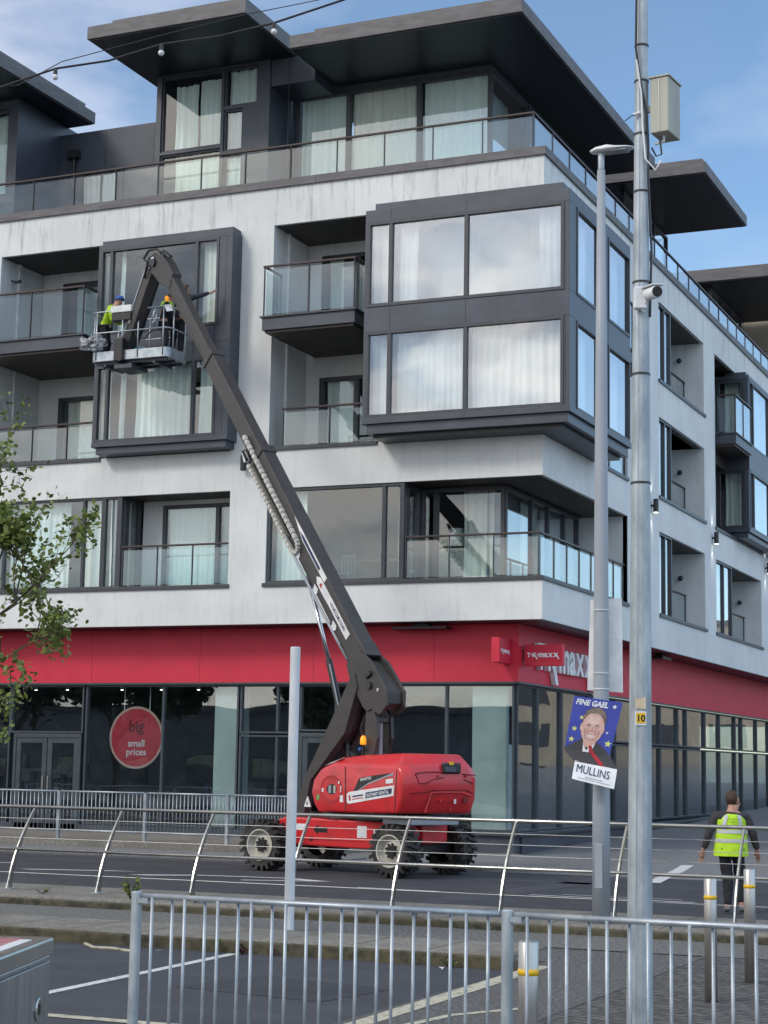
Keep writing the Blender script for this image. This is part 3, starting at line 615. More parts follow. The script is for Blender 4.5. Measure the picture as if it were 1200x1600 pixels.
for i, x in enumerate((-22,-19.5,-16.5,-13.4,-10.6,-7.0,-4.0)):
    zz = 1.3+.25*(i%3); q = MB()
    q.box(x,x+1.9,3.4+.4*(i%2),3.9+.4*(i%2),.2,zz); obj('display_rack', q, INTD, B, bevel=.02)
    g = MB(); r = random.Random(i)
    for k in range(9): g.box(x+.05+k*.2, x+.2+k*.2, 3.32+.4*(i%2), 3.39+.4*(i%2), .5, zz-.05-r.random()*.3)
    obj('hanging_clothes', g, [TEXD,INTD,NAVY,JACK][i%4], B)
# furniture glimpsed in the first-floor flats
M = MB(); M.box(-5.6,-4.4,2.0,2.7,7.12,7.17); M.box(-5.05,-4.95,2.3,2.4,6.4,7.12); tag(obj('dining_table', M, WOODT), 'small dining table behind the first-floor window above the red band', 'table')
for i, (x, lab) in enumerate(((-6.0,'pale blue slatted dining chair left of the small table in the first-floor flat'), (-4.15,'pale blue slatted dining chair right of the small table in the first-floor flat'))):
    t = thing('dining_chair', lab, 'chair', (x,2.2,6.4), 'pale blue dining chairs')
    obj('seat', MB().box(x-.2,x+.2,2.0,2.4,6.82,6.86), PASTEL, t)
    q = MB(); 
    for k in range(5): q.box(x-.2+k*.09,x-.17+k*.09,2.38,2.41,6.86,7.3)
    q.box(x-.2,x+.2,2.38,2.42,7.3,7.36); obj('backrest', q, PASTEL, t)
    for a in (-.18,.16):
        for b in (2.02,2.36): obj('leg', MB().box(x+a,x+a+.03,b,b+.03,6.4,6.82), PASTEL, t)
t = thing('standing_lamp', 'lamp with a white drum shade standing behind the corner balcony glass', 'lamp', (-2.85,1.9,6.41))
obj('stem', MB().tube([(-2.85,1.9,6.41),(-2.85,1.9,7.5)], .02), BLKP, t)
obj('lamp_shade', MB().lathe([(.22,7.45),(.19,7.85)], lambda x,y,h: (-2.85+x,1.9+y,h), 20), WHITE, t, smooth=True)

# ================================================================ wall lamps, shop signs
def wall_lamp(c, out_, lab, lit=True):
    t = thing('wall_lamp', lab, 'wall lamp', c, 'cylindrical up-and-down wall lamps')
    x, y, z = c; ox, oy = out_
    cx, cy = x+ox*.14, y+oy*.14
    obj('body', MB().tube([(cx,cy,z-.19),(cx,cy,z+.19)], .075, 16), BLKP, t, smooth=False, bevel=.006)
    obj('bracket', MB().beam((x,y,z),(cx,cy,z), .06, .06, (0,0,1)), BLKP, t)
    obj('lens', MB().tube([(cx,cy,z-.198),(cx,cy,z-.192)], .06, 16), LAMPE if lit else GREY, t)
    for s in ((-1, 1) if lit else ()):
        ld = bpy.data.lights.new('lamp_light','SPOT'); ld.energy = 9; ld.spot_size = R_(70); ld.spot_blend = .6; ld.color = (1,.95,.88); ld.shadow_soft_size = .03
        lo = bpy.data.objects.new('lamp_light', ld); COL.objects.link(lo); lo.parent = t; lo.location = (ox*.12, oy*.12, s*.21)
        lo.rotation_euler = (0 if s < 0 else pi, 0, 0)
wall_lamp((-7.77,0,9.43), (0,-1), 'dark cylinder wall lamp on the white pier just left of the black boom', False)
wall_lamp((0,9.55,9.38), (1,0), 'dark cylinder wall lamp nearest the big galvanised pole on the side wall')
wall_lamp((0,16.92,9.38), (1,0), 'dark cylinder wall lamp between the two columns of side recesses')
wall_lamp((0,25.1,9.30), (1,0), 'dark cylinder wall lamp cut by the right edge of the photo')
def recess_cam(c, lab):
    t = thing('dome_lamp', lab, 'bulkhead lamp', c, 'small round lamps in the recesses')
    obj('housing', MB().ball(c, .085), BLKP, t, smooth=True); obj('bracket', MB().box(c[0]-.03,c[0]+.03,c[1]-.03,c[1]+.12,c[2]-.02,c[2]+.02), BLKP, t)
for (x,y,z,l) in ((-.75,15.8,14.95,'topmost side recess of the nearer column'),(-.75,15.8,11.35,'middle side recess of the nearer column'),(-.75,15.8,8.0,'lowest side recess of the nearer column'),(-.75,24.25,8.0,'lowest side recess of the farther column')):
    recess_cam((x,y,z), 'small round black lamp in the '+l)
t = thing('security_camera', 'small black camera on the side wall of the upper left balcony recess', 'camera', (-15.4,.5,14.9))
obj('housing', MB().tube([(-15.25,.45,14.9),(-15.0,.3,14.86)], .05), BLKP, t); obj('bracket', MB().tube([(-15.42,.5,14.98),(-15.25,.45,14.9)], .02), BLKP, t)
# projecting box signs
def maxx(parent, right, up, o, h, m, ext=.004, bold=.0):
    # T.K.maxx: capitals at x-height, the legs of the k and of the last x running down below the line
    r = Vector(right).normalized(); u = Vector(up).normalized(); n = r.cross(u); cur = 0.0; legs = []; org = top_origin(parent)
    for s_, k in (('T',.74),('·',.8),('K',.74),('·',.8),('m',1),('a',1),('x',1),('x',1)):
        ob = text(s_, h*k, right, up, tuple(Vector(o)+r*cur), m, parent, 'lettering', ext, bold)
        xs_ = [(v.co+org-Vector(o)).dot(r) for v in ob.data.vertices]; sh = cur-min(xs_)
        for v in ob.data.vertices: v.co += r*sh
        cur = max(xs_)+sh+h*.035; legs.append(max(xs_)+sh)
    for x_ in (legs[2], legs[7]):
        pts = [(x_-h*.30,h*.26),(x_-h*.12,h*.26),(x_+h*.16,-h*.30),(x_-h*.02,-h*.30)]
        vs = [tuple(Vector(o)+r*a_+u*b_+n*e_) for e_ in (-ext, ext+.0015) for a_,b_ in pts]
        obj('lettering_stroke', MB().add(vs, [(0,1,2,3),(7,6,5,4),(0,4,5,1),(1,5,6,2),(2,6,7,3),(3,7,4,0)]), m, parent)
t = thing('shop_sign', 'red projecting box sign with white lettering, seen edge-on left of the shop corner', 'shop sign', (-1.2,.87,4.35), 'red projecting box signs')
obj('sign_box', MB().box(-1.25,-1.05,.05,.85,4.45,5.02), RED, t, bevel=.008); obj('bracket', MB().box(-1.18,-1.12,.84,.872,4.6,4.9), SHOPF, t)
maxx(t, (0,1,0), (0,0,1), (-1.046,.14,4.69), .145, LETW, bold=.005)
t = thing('shop_sign', 'red projecting box sign with white lettering, facing the camera at the shop corner', 'shop sign', (0,1.2,4.3), 'red projecting box signs')
obj('sign_box', MB().box(-.82,.12,1.15,1.33,4.42,4.92), RED, t, bevel=.008); obj('bracket', MB().box(-.872,-.815,1.2,1.28,4.55,4.8), SHOPF, t)
maxx(t, (1,0,0), (0,0,1), (-.755,1.147,4.63), .185, LETW, bold=.007)
t = thing('shop_sign', 'large white raised letters on the dark red side band, partly behind the poles', 'shop sign', (-.8,2.4,4.2))
maxx(t, (0,1,0), (0,0,1), (-.80,1.95,4.42), 1.14, LETW, .06, .03)
# lamp bar above the fascia
t = thing('sign_floodlight', 'dark strip floodlight fixed over the red band right of the boom', 'light', (-3.2,.5,5.3))
obj('housing', MB().box(-3.9,-2.5,.35,.75,5.27,5.33), BLKP, t, bevel=.01); obj('bracket', MB().box(-3.4,-3.0,.5,.7,5.33,5.404), BLKP, t)
t = thing('sign_floodlight', 'small dark floodlight under the soffit on the side street', 'light', (-.5,12.5,5.3))
obj('housing', MB().box(-.7,-.3,11.9,12.9,5.25,5.33), BLKP, t, bevel=.01); obj('bracket', MB().box(-.6,-.4,12.2,12.5,5.33,5.404), BLKP, t)
# round hanging sign in the window
t = thing('hanging_sign', 'round red hanging sign reading big small prices inside the shop window', 'sign', (-11.43,1.3,1.95))
cx, cz = -11.43, 2.65; dk = lambda x, y, h: (cx+x*1.0, 1.3-h, cz+y)
obj('rim', MB().lathe([(.80,0),(.80,.03)], dk, 48), mat('sign_rim', (0.62,0.40,0.34), .5), t); obj('disc', MB().lathe([(.74,.031),(.74,.036)], dk, 48), mat('sign_red', (0.55,0.03,0.05), .45), t)
text('big', .40, (1,0,0), (0,0,1), (cx,1.262,cz+.16), mat('sign_dark_letter', (0.10,0.01,0.015), .5), t, 'lettering', .002, .006, 'CENTER')
text('small', .25, (1,0,0), (0,0,1), (cx+.02,1.262,cz-.23), WHITE, t, 'lettering', .002, .003, 'CENTER'); text('prices', .25, (1,0,0), (0,0,1), (cx+.02,1.262,cz-.45), WHITE, t, 'lettering', .002, .003, 'CENTER')
for x in (-.38,.38): obj('cord', MB().tube([(cx+x,1.28,cz+.68),(cx+x,1.28,4.0)], .012, 6), WHITE, t)
# ================================================================ the ground
struct('ground', MB().box(-400,400,-400,400,-.9,-.30), TARR)
struct('road', MB().box(-90,90,-15.2,-5.12,-.4,0.0), ASPH)
# side street, rising gently away from the corner
M = MB()
prof = [(-5.12,0.0),(0.0,0.0),(8,.2),(20,.5),(90,2.3)]
for (a,za),(b,zb) in zip(prof, prof[1:]): M.add([(-3,a,za),(120,a,za),(120,b,zb),(-3,b,zb)], [(0,1,2,3)])
struct('side_street', M, PAVE)
struct('far_pavement', MB().box(-90,-2.6,-5.12,-3.75,-.3,.11), PAVE, bevel=.02)
struct('terrace', MB().box(-90,-4.0,-3.70,.93,-.3,.25).box(-90,-4.0,-3.78,-3.702,.112,.26), KERBM)
struct('corner_apron', MB().prism([(-4.0,-5.1),(.6,-5.1),(1.9,-4.6),(2.1,-3.9),(.3,-.6),(-.85,.85),(-4.0,.85)], lambda a,b,t: (a,b,t), -.2, .07), PAVE)
struct('kerb_strip', MB().box(-90,90,-17.3,-15.2,-.3,.12), KERBM, bevel=.025)
struct('kerb_face', MB().box(-90,90,-17.42,-17.302,-.3,.085), MOSS, bevel=.02)
struct('footpath', MB().box(-90,90,-19.1,-17.424,-.4,.004), GRAVT)
struct('kerb', MB().box(-90,6.5,-20.42,-19.1,-.4,.03), KERBM, bevel=.02)
struct('kerb_edge', MB().box(-90,6.5,-20.52,-20.422,-.4,.015), MOSS, bevel=.02)
struct('car_park', MB().box(-90,6.95,-29,-20.52,-.5,-.12), CPARK)
struct('tarmac_path', MB().box(6.95,8.30,-29,-19.1,-.5,.0).box(6.5,6.95,-20.52,-19.1,-.5,.0), TARR)
struct('setts_paving', MB().box(8.30,60,-29,-19.1,-.5,.006), SETT)
struct('near_pavement', MB().box(-60,60,-60,-28.6,-.5,.20), PAVE)
def marking(name, polys, z, m):
    M = MB()
    for p in polys: M.add([(x,y,z) for x,y in p], [tuple(range(len(p)))])
    return struct(name, M, m, recalc=False)
def strip(x0,y0,x1,y1,w):
    d = Vector((x1-x0,y1-y0,0)).normalized(); n = Vector((-d.y,d.x,0))*w/2
    return [(x0-n.x,y0-n.y),(x1-n.x,y1-n.y),(x1+n.x,y1+n.y),(x0+n.x,y0+n.y)]
marking('bay_line', [strip(3.45,-24.75,3.25,-20.62,.12), strip(-1.8,-24.75,-2.0,-20.62,.12)], -.116, LINE)
marking('car_park_line', [strip(-20,-26.05,6.4,-25.85,.16)], -.114, CREAML)
marking('cream_edge_line', [strip(7.16,-27.5,7.05,-21.0,.19)], .004, CREAML)
marking('path_line', [strip(7.45,-25.9,7.58,-24.95,.09), strip(7.58,-24.95,7.98,-24.2,.09)], .004, CREAML)
marking('path_joint', [strip(8.3,-29,8.3,-19.1,.045), strip(6.5,-19.12,60,-19.12,.05)], .0105, TARR)
marking('kerb_joint', [strip(x*.92,-20.41,x*.92,-19.11,.012) for x in range(-14,8)], .0345, MOSS)
marking('kerb_strip_joint', [strip(x*1.4+.3,-17.29,x*1.4+.3,-15.21,.012) for x in range(-8,10)], .1245, MOSS)
marking('lane_marking', [strip(.5,-11.12,2.0,-11.25,.09), strip(3.5,-11.0,6.2,-11.05,.09), strip(7.6,-10.9,9.5,-10.95,.09), strip(3.9,-10.6,5.9,-10.62,.05)], .004, LINE)
marking('lane_arrow', [[(-6.8,-10.35),(-5.2,-9.75),(-4.6,-9.7),(-5.3,-9.95),(-6.5,-10.42)], [(-4.3,-10.55),(-3.2,-9.85),(-1.5,-9.6),(-.5,-10.05),(-1.9,-10.7),(-2.0,-10.6),(-.95,-10.1),(-1.6,-9.75),(-3.1,-9.98),(-3.9,-10.6)], [(-10.5,-9.3),(-8.0,-8.75),(-8.0,-8.87),(-10.2,-9.42)]], .004, LINE)
marking('edge_line', [strip(-40,-5.55,-4,-5.55,.10)], .005, LINEF)
cv = [(4.35,-6.6),(4.05,-4.6),(3.75,-2.4),(3.35,0.0)]
marking('side_street_line', [strip(*a,*b,.26) for a,b in zip(cv,cv[1:])], .006, LINE)
# worn patches and old trench repairs in the surfaces
marking('surface_patch', [[(-2.6,-23.4),(.4,-23.9),(.9,-22.8),(-2.2,-22.2)], [(4.2,-23.6),(5.9,-23.9),(6.1,-22.7),(4.5,-22.3)]], -.1165, ASPH)
marking('trench_repair', [strip(-9,-7.3,9.5,-7.75,.5), strip(2.6,-15.1,3.4,-5.3,.6), strip(-6,-13.6,12,-13.9,.12)], .0025, CPARK)
# loose things lying about
t = thing('plastic_strip', 'thin pale twisted strip lying on the car park by the kerb', 'litter', (1.6,-21.0,-.12))
obj('strip', MB().tube([(1.35,-20.72,-.10),(1.42,-20.85,-.085),(1.6,-20.95,-.11),(1.9,-21.0,-.10),(2.25,-21.1,-.112)], .018, 6), CREAML, t)
lit = [(3.98,-17.15,.125,'on the kerb strip below the left of the railing'),(-.2,-17.1,.125,'near the leafy weed at the railing'),(1.3,-17.1,.125,'below the second visible railing post'),(.72,-20.7,-.115,'at the foot of the kerb left of the pale strip'),(2.45,-20.9,-.115,'right of the pale strip in the car park'),(5.9,-20.9,-.115,'at the foot of the kerb near the cream line')]
for i,(x,y,z,l) in enumerate(lit):
    q = MB(); r = random.Random(i); q.add([(x+r.uniform(-.05,.05),y+r.uniform(-.04,.04),z+r.uniform(.0,.035)) for _ in range(6)], [(0,1,2),(2,3,4),(4,5,0),(0,2,4),(1,3,5)])
    tag(obj('litter_scrap', q, WHITE, recalc=False), 'small white litter scrap '+l, 'litter', 'white litter scraps')
def weed(c, h, n, m, lab, seed, spread=.12, leafr=.03):
    r = random.Random(seed); t = thing('weed', lab, 'weed', c, 'weeds growing at the kerbs')
    S = MB(); Lf = MB()
    for k in range(n):
        a = r.uniform(0,2*pi); e = Vector(c)+Vector((cos(a)*r.uniform(.2,1)*spread, sin(a)*r.uniform(.2,1)*spread, h*r.uniform(.4,1)))
        S.tube([c, (Vector(c)+e)/2+Vector((r.uniform(-.02,.02),0,.02)), e], [.006,.004,.002], 4)
        for j in range(7):
            q = Vector(c).lerp(e, r.uniform(.3,1)); leaf_quad(Lf, q, leafr*r.uniform(.6,1.3), r)
    obj('stem', S, BARK, t); obj('leaves', Lf, m, t, recalc=False)
def leaf_quad(M, q, s, r):
    a = Vector((r.gauss(0,1), r.gauss(0,1), r.gauss(0,.7))).normalized(); b = a.cross(Vector((r.gauss(0,1), r.gauss(0,1), r.gauss(0,1)))).normalized()
    q = Vector(q); M.add([q-a*s, q+b*s*.62-a*s*.15, q+a*s*.5+b*s*.45, q+a*s, q+a*s*.45-b*s*.5, q-b*s*.6-a*s*.2], [(0,1,2,3),(0,3,4,5)])
weed((-.3,-17.05,.12), .34, 12, LEAF, 'tall leafy green weed on the kerb strip between the first two railing posts', 1, .16, .035)
weed((.75,-17.1,.12), .16, 9, LEAF2, 'low yellowish weed at the foot of the second railing post', 2, .16, .02)
weed((-1.85,-16.9,.12), .08, 6, LEAF2, 'tiny weed tuft at the foot of the first railing post', 3, .2, .015)
weed((3.02,-20.6,-.12), .16, 8, LEAF, 'small green weed at the kerb beside the white bay line', 4, .07, .02)
weed((-.3,-20.75,-.12), .14, 8, LEAF, 'green weed at the kerb behind the steel cabinet', 5, .1, .02)
weed((5.85,-20.6,-.12), .14, 9, LEAF, 'low mossy weed at the kerb near the cream line', 6, .14, .018)
REDW = mat('red_weed_leaves', (0.12,0.02,0.025), .7, col2=(.07,.015,.018), scale=12)
weed((3.35,-20.62,-.12), .12, 12, REDW, 'reddish weed at the kerb where the white bay line ends', 7, .14, .02)
weed((3.75,-20.62,-.12), .10, 8, REDW, 'reddish weed at the kerb right of the white bay line', 8, .1, .018)
weed((4.1,-17.35,.05), .22, 6, REDW, 'dry brown weed stalk below the steel railing', 9, .05, .012)

# ================================================================ railings
# stainless railing along the kerb strip: curved flat posts, two pipes, three wires
step = 1.548; x0r = -4.38; nposts = 13; RY = -16.35
t = thing('steel_railing', 'long polished steel railing with curved posts on the kerb strip before the red lift', 'railing', (x0r,RY,.12))
TY = RY+.60
def curve_y(z):
    k = (z-.12)/1.19; return RY+.03+.60*k**1.7
xl, xr = x0r-.6, x0r+step*nposts+.3
obj('top_rail', MB().tube([(xl,TY+.03,1.31),(xr,TY+.03,1.31)], .026, 12), STEEL, t, smooth=True)
obj('middle_rail', MB().tube([(xl,curve_y(.70)-.03,.70),(xr,curve_y(.70)-.03,.70)], .024, 12), STEEL, t, smooth=True)
for z in (.36,.86,1.0,1.14): obj('wire', MB().tube([(xl,curve_y(z),z),(xr,curve_y(z),z)], .0042, 6), BRUSH, t)
for i in range(nposts+1):
    x = x0r+i*step; M = MB(); zs = [.12+1.17*k/10 for k in range(11)]
    for a, b in zip(zs, zs[1:]):
        M.add([(x+s*.012,curve_y(q)+w,q) for q in (a,b) for s in (-1,1) for w in (-.055+.02*(q),.055-.02*q)], [(0,1,3,2),(4,6,7,5),(0,4,5,1),(2,3,7,6),(0,2,6,4),(1,5,7,3)])
    p = obj('post', M, STEEL, t)
    obj('base_plate', MB().box(x-.07,x+.07,RY-.07,RY+.13,.121,.135).add([(x-.006,RY-.06,.135),(x+.006,RY-.06,.135),(x+.006,RY+.01,.30),(x-.006,RY+.01,.30)], [(0,1,2,3)]), GALV, p)
# bar railings (near one: staggered bars in two planes)
def bar_panel(t, xa, xb, y, zb, zt, n, rb, rt, m, stag=0.0):
    M = MB(); M.tube([(xa,y,zt),(xb,y,zt)], rt, 10); obj('top_rail', M, m, t, smooth=True)
    obj('bottom_rail', MB().tube([(xa,y,zb),(xb,y,zb)], rt*.9, 8), m, t, smooth=True)
    for i in range(n):
        x = xa+(xb-xa)*(i+.7)/(n+.4); yy = y+(stag if i%2 else -stag)
        obj('bar', MB().tube([(x,yy,zb),(x,yy,zt-.004)], rb, 8), m, t, smooth=True)
t = thing('guard_rail', 'near galvanised guard rail with many upright bars, behind the steel cabinet', 'guard rail', (7.76,-30.25,.20))
ztop = 1.27
for i, (xa, xb) in enumerate(((7.80,9.90), (9.98,12.1), (12.18,14.3))):
    bar_panel(t, xa, xb, -30.25, .33, ztop, 20, .0095, .0165, GALV, .022)
for x in (7.76, 9.94, 12.14):
    p = obj('post', MB().tube([(x,-30.25,.20),(x,-30.25,1.295)], .030, 14), GALVP, t, bevel=.006)
    obj('clamp', MB().box(x+.025,x+.085,-30.28,-30.22,1.235,1.262), GALV, p)
t = thing('guard_rail', 'far pale guard rail with upright bars on the terrace before the shop doors', 'guard rail', (-16,-3.6,.25))
xs = [-18.6,-16.15,-13.7,-10.50+-.8,-8.13-.78,-6.2-.2]
xs = [-17.7,-15.25,-12.80,-10.45,-8.15,-6.05,-4.4]
for a, b in zip(xs, xs[1:]): bar_panel(t, a+.05, b-.05, -3.62, .45, 1.33, 20, .010, .022, GALV, 0)
for x in xs: obj('post', MB().box(x-.035,x+.035,-3.66,-3.58,.25,1.34), GALV, t)

# ================================================================ poles
t = thing('white_pole', 'plain white painted pole standing on the kerb left of the red lift', 'pole', (3.15,-19.03,0.0))
obj('shaft', MB().tube([(3.15,-19.03,0),(3.15,-19.03,3.46)], .062, 16), WPOLE, t, smooth=False, bevel=.01)
obj('joint_ring', MB().tube([(3.15,-19.03,2.30),(3.15,-19.03,2.315)], .0645, 16).tube([(3.15,-19.03,1.28),(3.15,-19.03,1.295)], .0645, 16), WPOLE, t)
LX_, LY_ = 6.48, -17.01
t = thing('street_lamp', 'grey tapered street lamp with a flat white head, carrying the election poster', 'street lamp', (LX_,LY_,.12))
obj('pole', MB().tube([(LX_,LY_,.12),(LX_,LY_,1.55),(LX_,LY_,1.75),(LX_,LY_,4.5),(LX_,LY_,7.2),(LX_,LY_,9.85)], [.112,.110,.104,.092,.075,.052], 20), GREYP, t, smooth=True)
obj('service_door', MB().box(LX_-.05,LX_+.05,LY_-.118,LY_-.10,.55,1.1), GREYP, t, bevel=.008)
for z in (1.78,1.84,1.88): obj('strap', MB().tube([(LX_,LY_,z),(LX_,LY_,z+.012)], .1075, 20), GALV, t)
hd = obj('spigot', MB().tube([(LX_,LY_,9.86),(LX_,LY_,10.08)], .042, 14), GALV, t)
# lantern head: flat shell reaching out along +x
def lantern(x,y,z):
    M = MB(); sec = [(-.14,.05,.03),(-.05,.12,.06),(.08,.13,.08),(.22,.12,.045),(.36,.10,.03),(.44,.06,.015)]
    n = 10; vs = []
    for d, w, h in sec:
        for k in range(n):
            a = 2*pi*k/n; vs.append((x+d, y+w*cos(a), z+.05+h*(sin(a) if sin(a) > 0 else sin(a)*.35)))
    fs = [(i*n+k, i*n+(k+1)%n, (i+1)*n+(k+1)%n, (i+1)*n+k) for i in range(len(sec)-1) for k in range(n)]+[tuple(range(n)), tuple(range(len(vs)-1,len(vs)-n-1,-1))]
    return M.add(vs, fs)
obj('lantern', lantern(LX_,LY_,10.06), WHITE, hd, smooth=True)
obj('lens_panel', MB().box(LX_+.06,LX_+.36,LY_-.085,LY_+.085,10.078,10.09), GREYP, hd)
# big near pole
b0 = Vector((9.70,-26.9,0)); tp = Vector((9.745,-26.9,8.6))
pole_at = lambda z: b0.lerp(tp, z/8.6)
prad = lambda z: .092-.0062*z
t = thing('utility_pole', 'thick galvanised faceted pole nearest the camera, carrying camera, box and number plate', 'pole', tuple(b0))
zz = [0,1.5,3.0,4.5,6.0,7.2,8.6]
obj('shaft', MB().tube([pole_at(z) for z in zz], [prad(z) for z in zz], 14), GALVP, t, bevel=.0)
obj('seam', MB().tube([pole_at(z)+Vector((-.02,-1,0)).normalized()*(prad(z)*.99) for z in zz], .004, 6), GALV, t)
for z in (4.0,4.78,5.45,6.12,6.55,6.95,7.22):
    obj('strap', MB().tube([pole_at(z),pole_at(z)+Vector((0,0,.014))], prad(z)+.005, 14), BLKP, t)
rt_ = Vector((.917,.40,0)); nr_ = Vector((.40,-.917,0))
def on_pole(z, a, b=0.0): return pole_at(z)+rt_*a+nr_*(prad(z)+b)
obj('cable', MB().tube([on_pole(7.6,-.045,.01),on_pole(7.2,-.05,.012),on_pole(6.95,-.02,.012),on_pole(6.7,.03,.014),on_pole(6.45,.04,.02),on_pole(6.2,.04,.01),on_pole(5.7,.07,-.03),on_pole(5.2,.06,-.03)], .009, 6), BLKP, t)
obj('cable', MB().tube([on_pole(7.1,-.045,.014),on_pole(6.85,-.01,.014),on_pole(6.6,.0,.014),on_pole(6.35,.02,.02),on_pole(6.27,.09,.02),on_pole(6.34,.13,.03)], .0075, 6), WHITE, t)
# equipment box, its own thing
bz = 6.75; bc = pole_at(bz)+rt_*.165+nr_*.02
t2 = thing('equipment_box', 'weathered beige equipment box strapped high on the thick galvanised pole', 'equipment box', tuple(bc-Vector((0,0,.2))))
ax = (rt_*.86+nr_*.5).normalized(); ay = Vector((-ax.y, ax.x, 0))
def PBX(u, w, z): return tuple(bc+ax*u+ay*w+Vector((0,0,z-bz)))
obj('case', MB().box(-.07,.07,-.11,.13,bz-.21,bz+.20,PBX), BOXC, t2, bevel=.006)
obj('door_edge', MB().box(.0,.004,-.116,-.111,bz-.2,bz+.19,PBX), BRUSH, t2)
obj('lid', MB().box(-.08,.08,-.12,.14,bz+.201,bz+.212,PBX), BOXC, t2)
obj('bracket', MB().beam(pole_at(bz)+rt_*.05, bc-rt_*.05, .05, .03, (0,0,1)), WHITE, t2)
obj('gland', MB().tube([PBX(.0,-.02,bz-.21), PBX(.0,-.02,bz-.25), PBX(-.06,-.04,bz-.27)], .012, 8), WHITE, t2)
obj('cable_loop', MB().tube([tuple(pole_at(6.45)+rt_*.07+nr_*.03),tuple(pole_at(6.38)+rt_*.10+nr_*.05),tuple(pole_at(6.40)+rt_*.14+nr_*.04),PBX(-.02,-.05,bz-.22)], .007, 6), BLKP, t2)
t3 = thing('wire_stub', 'short dark wire end with a white tie sticking out left of the thick pole', 'wire', tuple(on_pole(6.68,-.06)))
obj('wire', MB().tube([on_pole(6.69,-.02,.01),on_pole(6.68,-.08,0),on_pole(6.65,-.12,-.02),on_pole(6.655,-.125,-.02)], .004, 6), BLKP, t3); obj('tie', MB().tube([on_pole(6.69,-.065,.0),on_pole(6.70,-.02,.014)], .011, 8), WHITE, t3)
cz_ = 5.33
t4 = thing('security_camera', 'white bullet security camera with dark lens mounted on the thick pole', 'camera', tuple(on_pole(cz_-.1,0)))
c0 = on_pole(cz_, .01, .03)
obj('junction_box', MB().beam(on_pole(cz_-.09,-.02,.03), on_pole(cz_+.07,-.02,.03), .09, .06, rt_), WHITE, t4, bevel=.01)
ca = on_pole(cz_+.01,.03,.06); cbv = on_pole(cz_-.005,.075,.20)
obj('housing', MB().tube([ca, cbv], [.042,.046], 20), WHITE, t4, smooth=False, bevel=.006)
obj('lens', MB().tube([cbv, Vector(cbv)+(Vector(cbv)-Vector(ca)).normalized()*.006], .038, 20), BLACK, t4)
dd = (Vector(cbv)-Vector(ca)).normalized()
obj('sun_shield', MB().beam(Vector(ca)+Vector((0,0,.048)), Vector(cbv)+dd*.02+Vector((0,0,.05)), .095, .008, rt_), WHITE, t4, bevel=.003)
obj('mount', MB().tube([on_pole(cz_-.10,.0,.02), on_pole(cz_-.03,.02,.06)], .016, 10), WHITE, t4)
t5 = thing('number_plate', 'small yellow plate with black number 10 on the thick pole', 'sign', tuple(on_pole(2.2,0)))
def PN(a, z, b=.0): return tuple(pole_at(z)+rt_*a+nr_*(prad(z)+.006+b))
obj('plate', MB().add([PN(-.047,2.315),PN(.03,2.315),PN(.03,2.41),PN(-.047,2.41),PN(-.047,2.315,-.012),PN(.03,2.315,-.012),PN(.03,2.41,-.012),PN(-.047,2.41,-.012)], [(0,1,2,3),(7,6,5,4),(0,4,5,1),(1,5,6,2),(2,6,7,3),(3,7,4,0)]), WHITE, t5)
obj('yellow_field', MB().add([PN(-.040,2.328,.002),PN(.023,2.328,.002),PN(.023,2.40,.002),PN(-.040,2.40,.002)], [(0,1,2,3)]), YEL, t5)
text('10', .062, rt_, (0,0,1), PN(-.0085,2.342,.003), BLKP, t5, 'lettering', .001, .002, 'CENTER')
obj('sticker_remains', MB().add([PN(-.046,2.43),PN(.026,2.425),PN(.028,2.48),PN(.022,2.51),PN(-.02,2.495),PN(-.047,2.50)], [(0,1,2,3,4,5)]), mat('torn_sticker', (.55,.42,.26), .7, col2=(.62,.56,.44), scale=20), t5, recalc=False)
# bollards
BOLS = mat('satin_steel', (0.52,0.51,0.48), 0.36, 0.85, col2=(0.42,0.41,0.39), scale=4, stretch=(8,8,.3))
def bollard(x, y, z, h, lab):
    t = thing('bollard', lab, 'bollard', (x,y,z), 'stainless steel bollards')
    obj('shaft', MB().lathe([(.056,0),(.056,h-.012),(.048,h-.002),(1e-5,h)], lambda a,b,c: (x+a,y+b,z+c), 24), BOLS, t, smooth=True, bevel=.0)
    obj('yellow_band', MB().lathe([(.0575,h-.185),(.0575,h-.150)], lambda a,b,c: (x+a,y+b,z+c), 24), YEL, t, smooth=True)
bollard(9.27,-23.0,.006,1.07,'steel bollard with yellow band directly below the walking man, middle of three')
bollard(9.27,-21.37,.006,1.08,'steel bollard with yellow band right of the walking man, farthest of three')
bollard(9.78,-29.45,.20,.87,'nearest steel bollard, low behind the guard rail post')

# ================================================================ poster boards on the lamp post
ur = Vector((.958,.286,0)); uc = Vector((.286,-.958,0))
def LP(a, z, w): return Vector((LX_,LY_,z))+ur*a+uc*(.11+w)
def board(quad, th, m, parent, name):
    n = (quad[1]-quad[0]).cross(quad[3]-quad[0]).normalized()*th
    return obj(name, MB().add([*quad, *[q-n for q in quad]], [(0,1,2,3),(7,6,5,4),(0,4,5,1),(1,5,6,2),(2,6,7,3),(3,7,4,0)]), m, parent)
zc = 2.60
q0 = [LP(-.46,zc-.335,.10), LP(.105,zc-.405,.10), LP(.272,zc+.255,.02), LP(-.335,zc+.335,.02)]     # bl br tr tl
t = thing('election_poster', 'blue election poster of a smiling man in a suit, folded, on the grey lamp post', 'poster', (LX_,LY_-.11,2.0))
board(q0, .006, PBLUE, t, 'poster_board')
def Q(s, v, h=0.0):
    a = q0[0].lerp(q0[1], s); b = q0[3].lerp(q0[2], s); n = (q0[1]-q0[0]).cross(q0[3]-q0[0]).normalized()
    return tuple(a.lerp(b, v)+n*(.002+h))
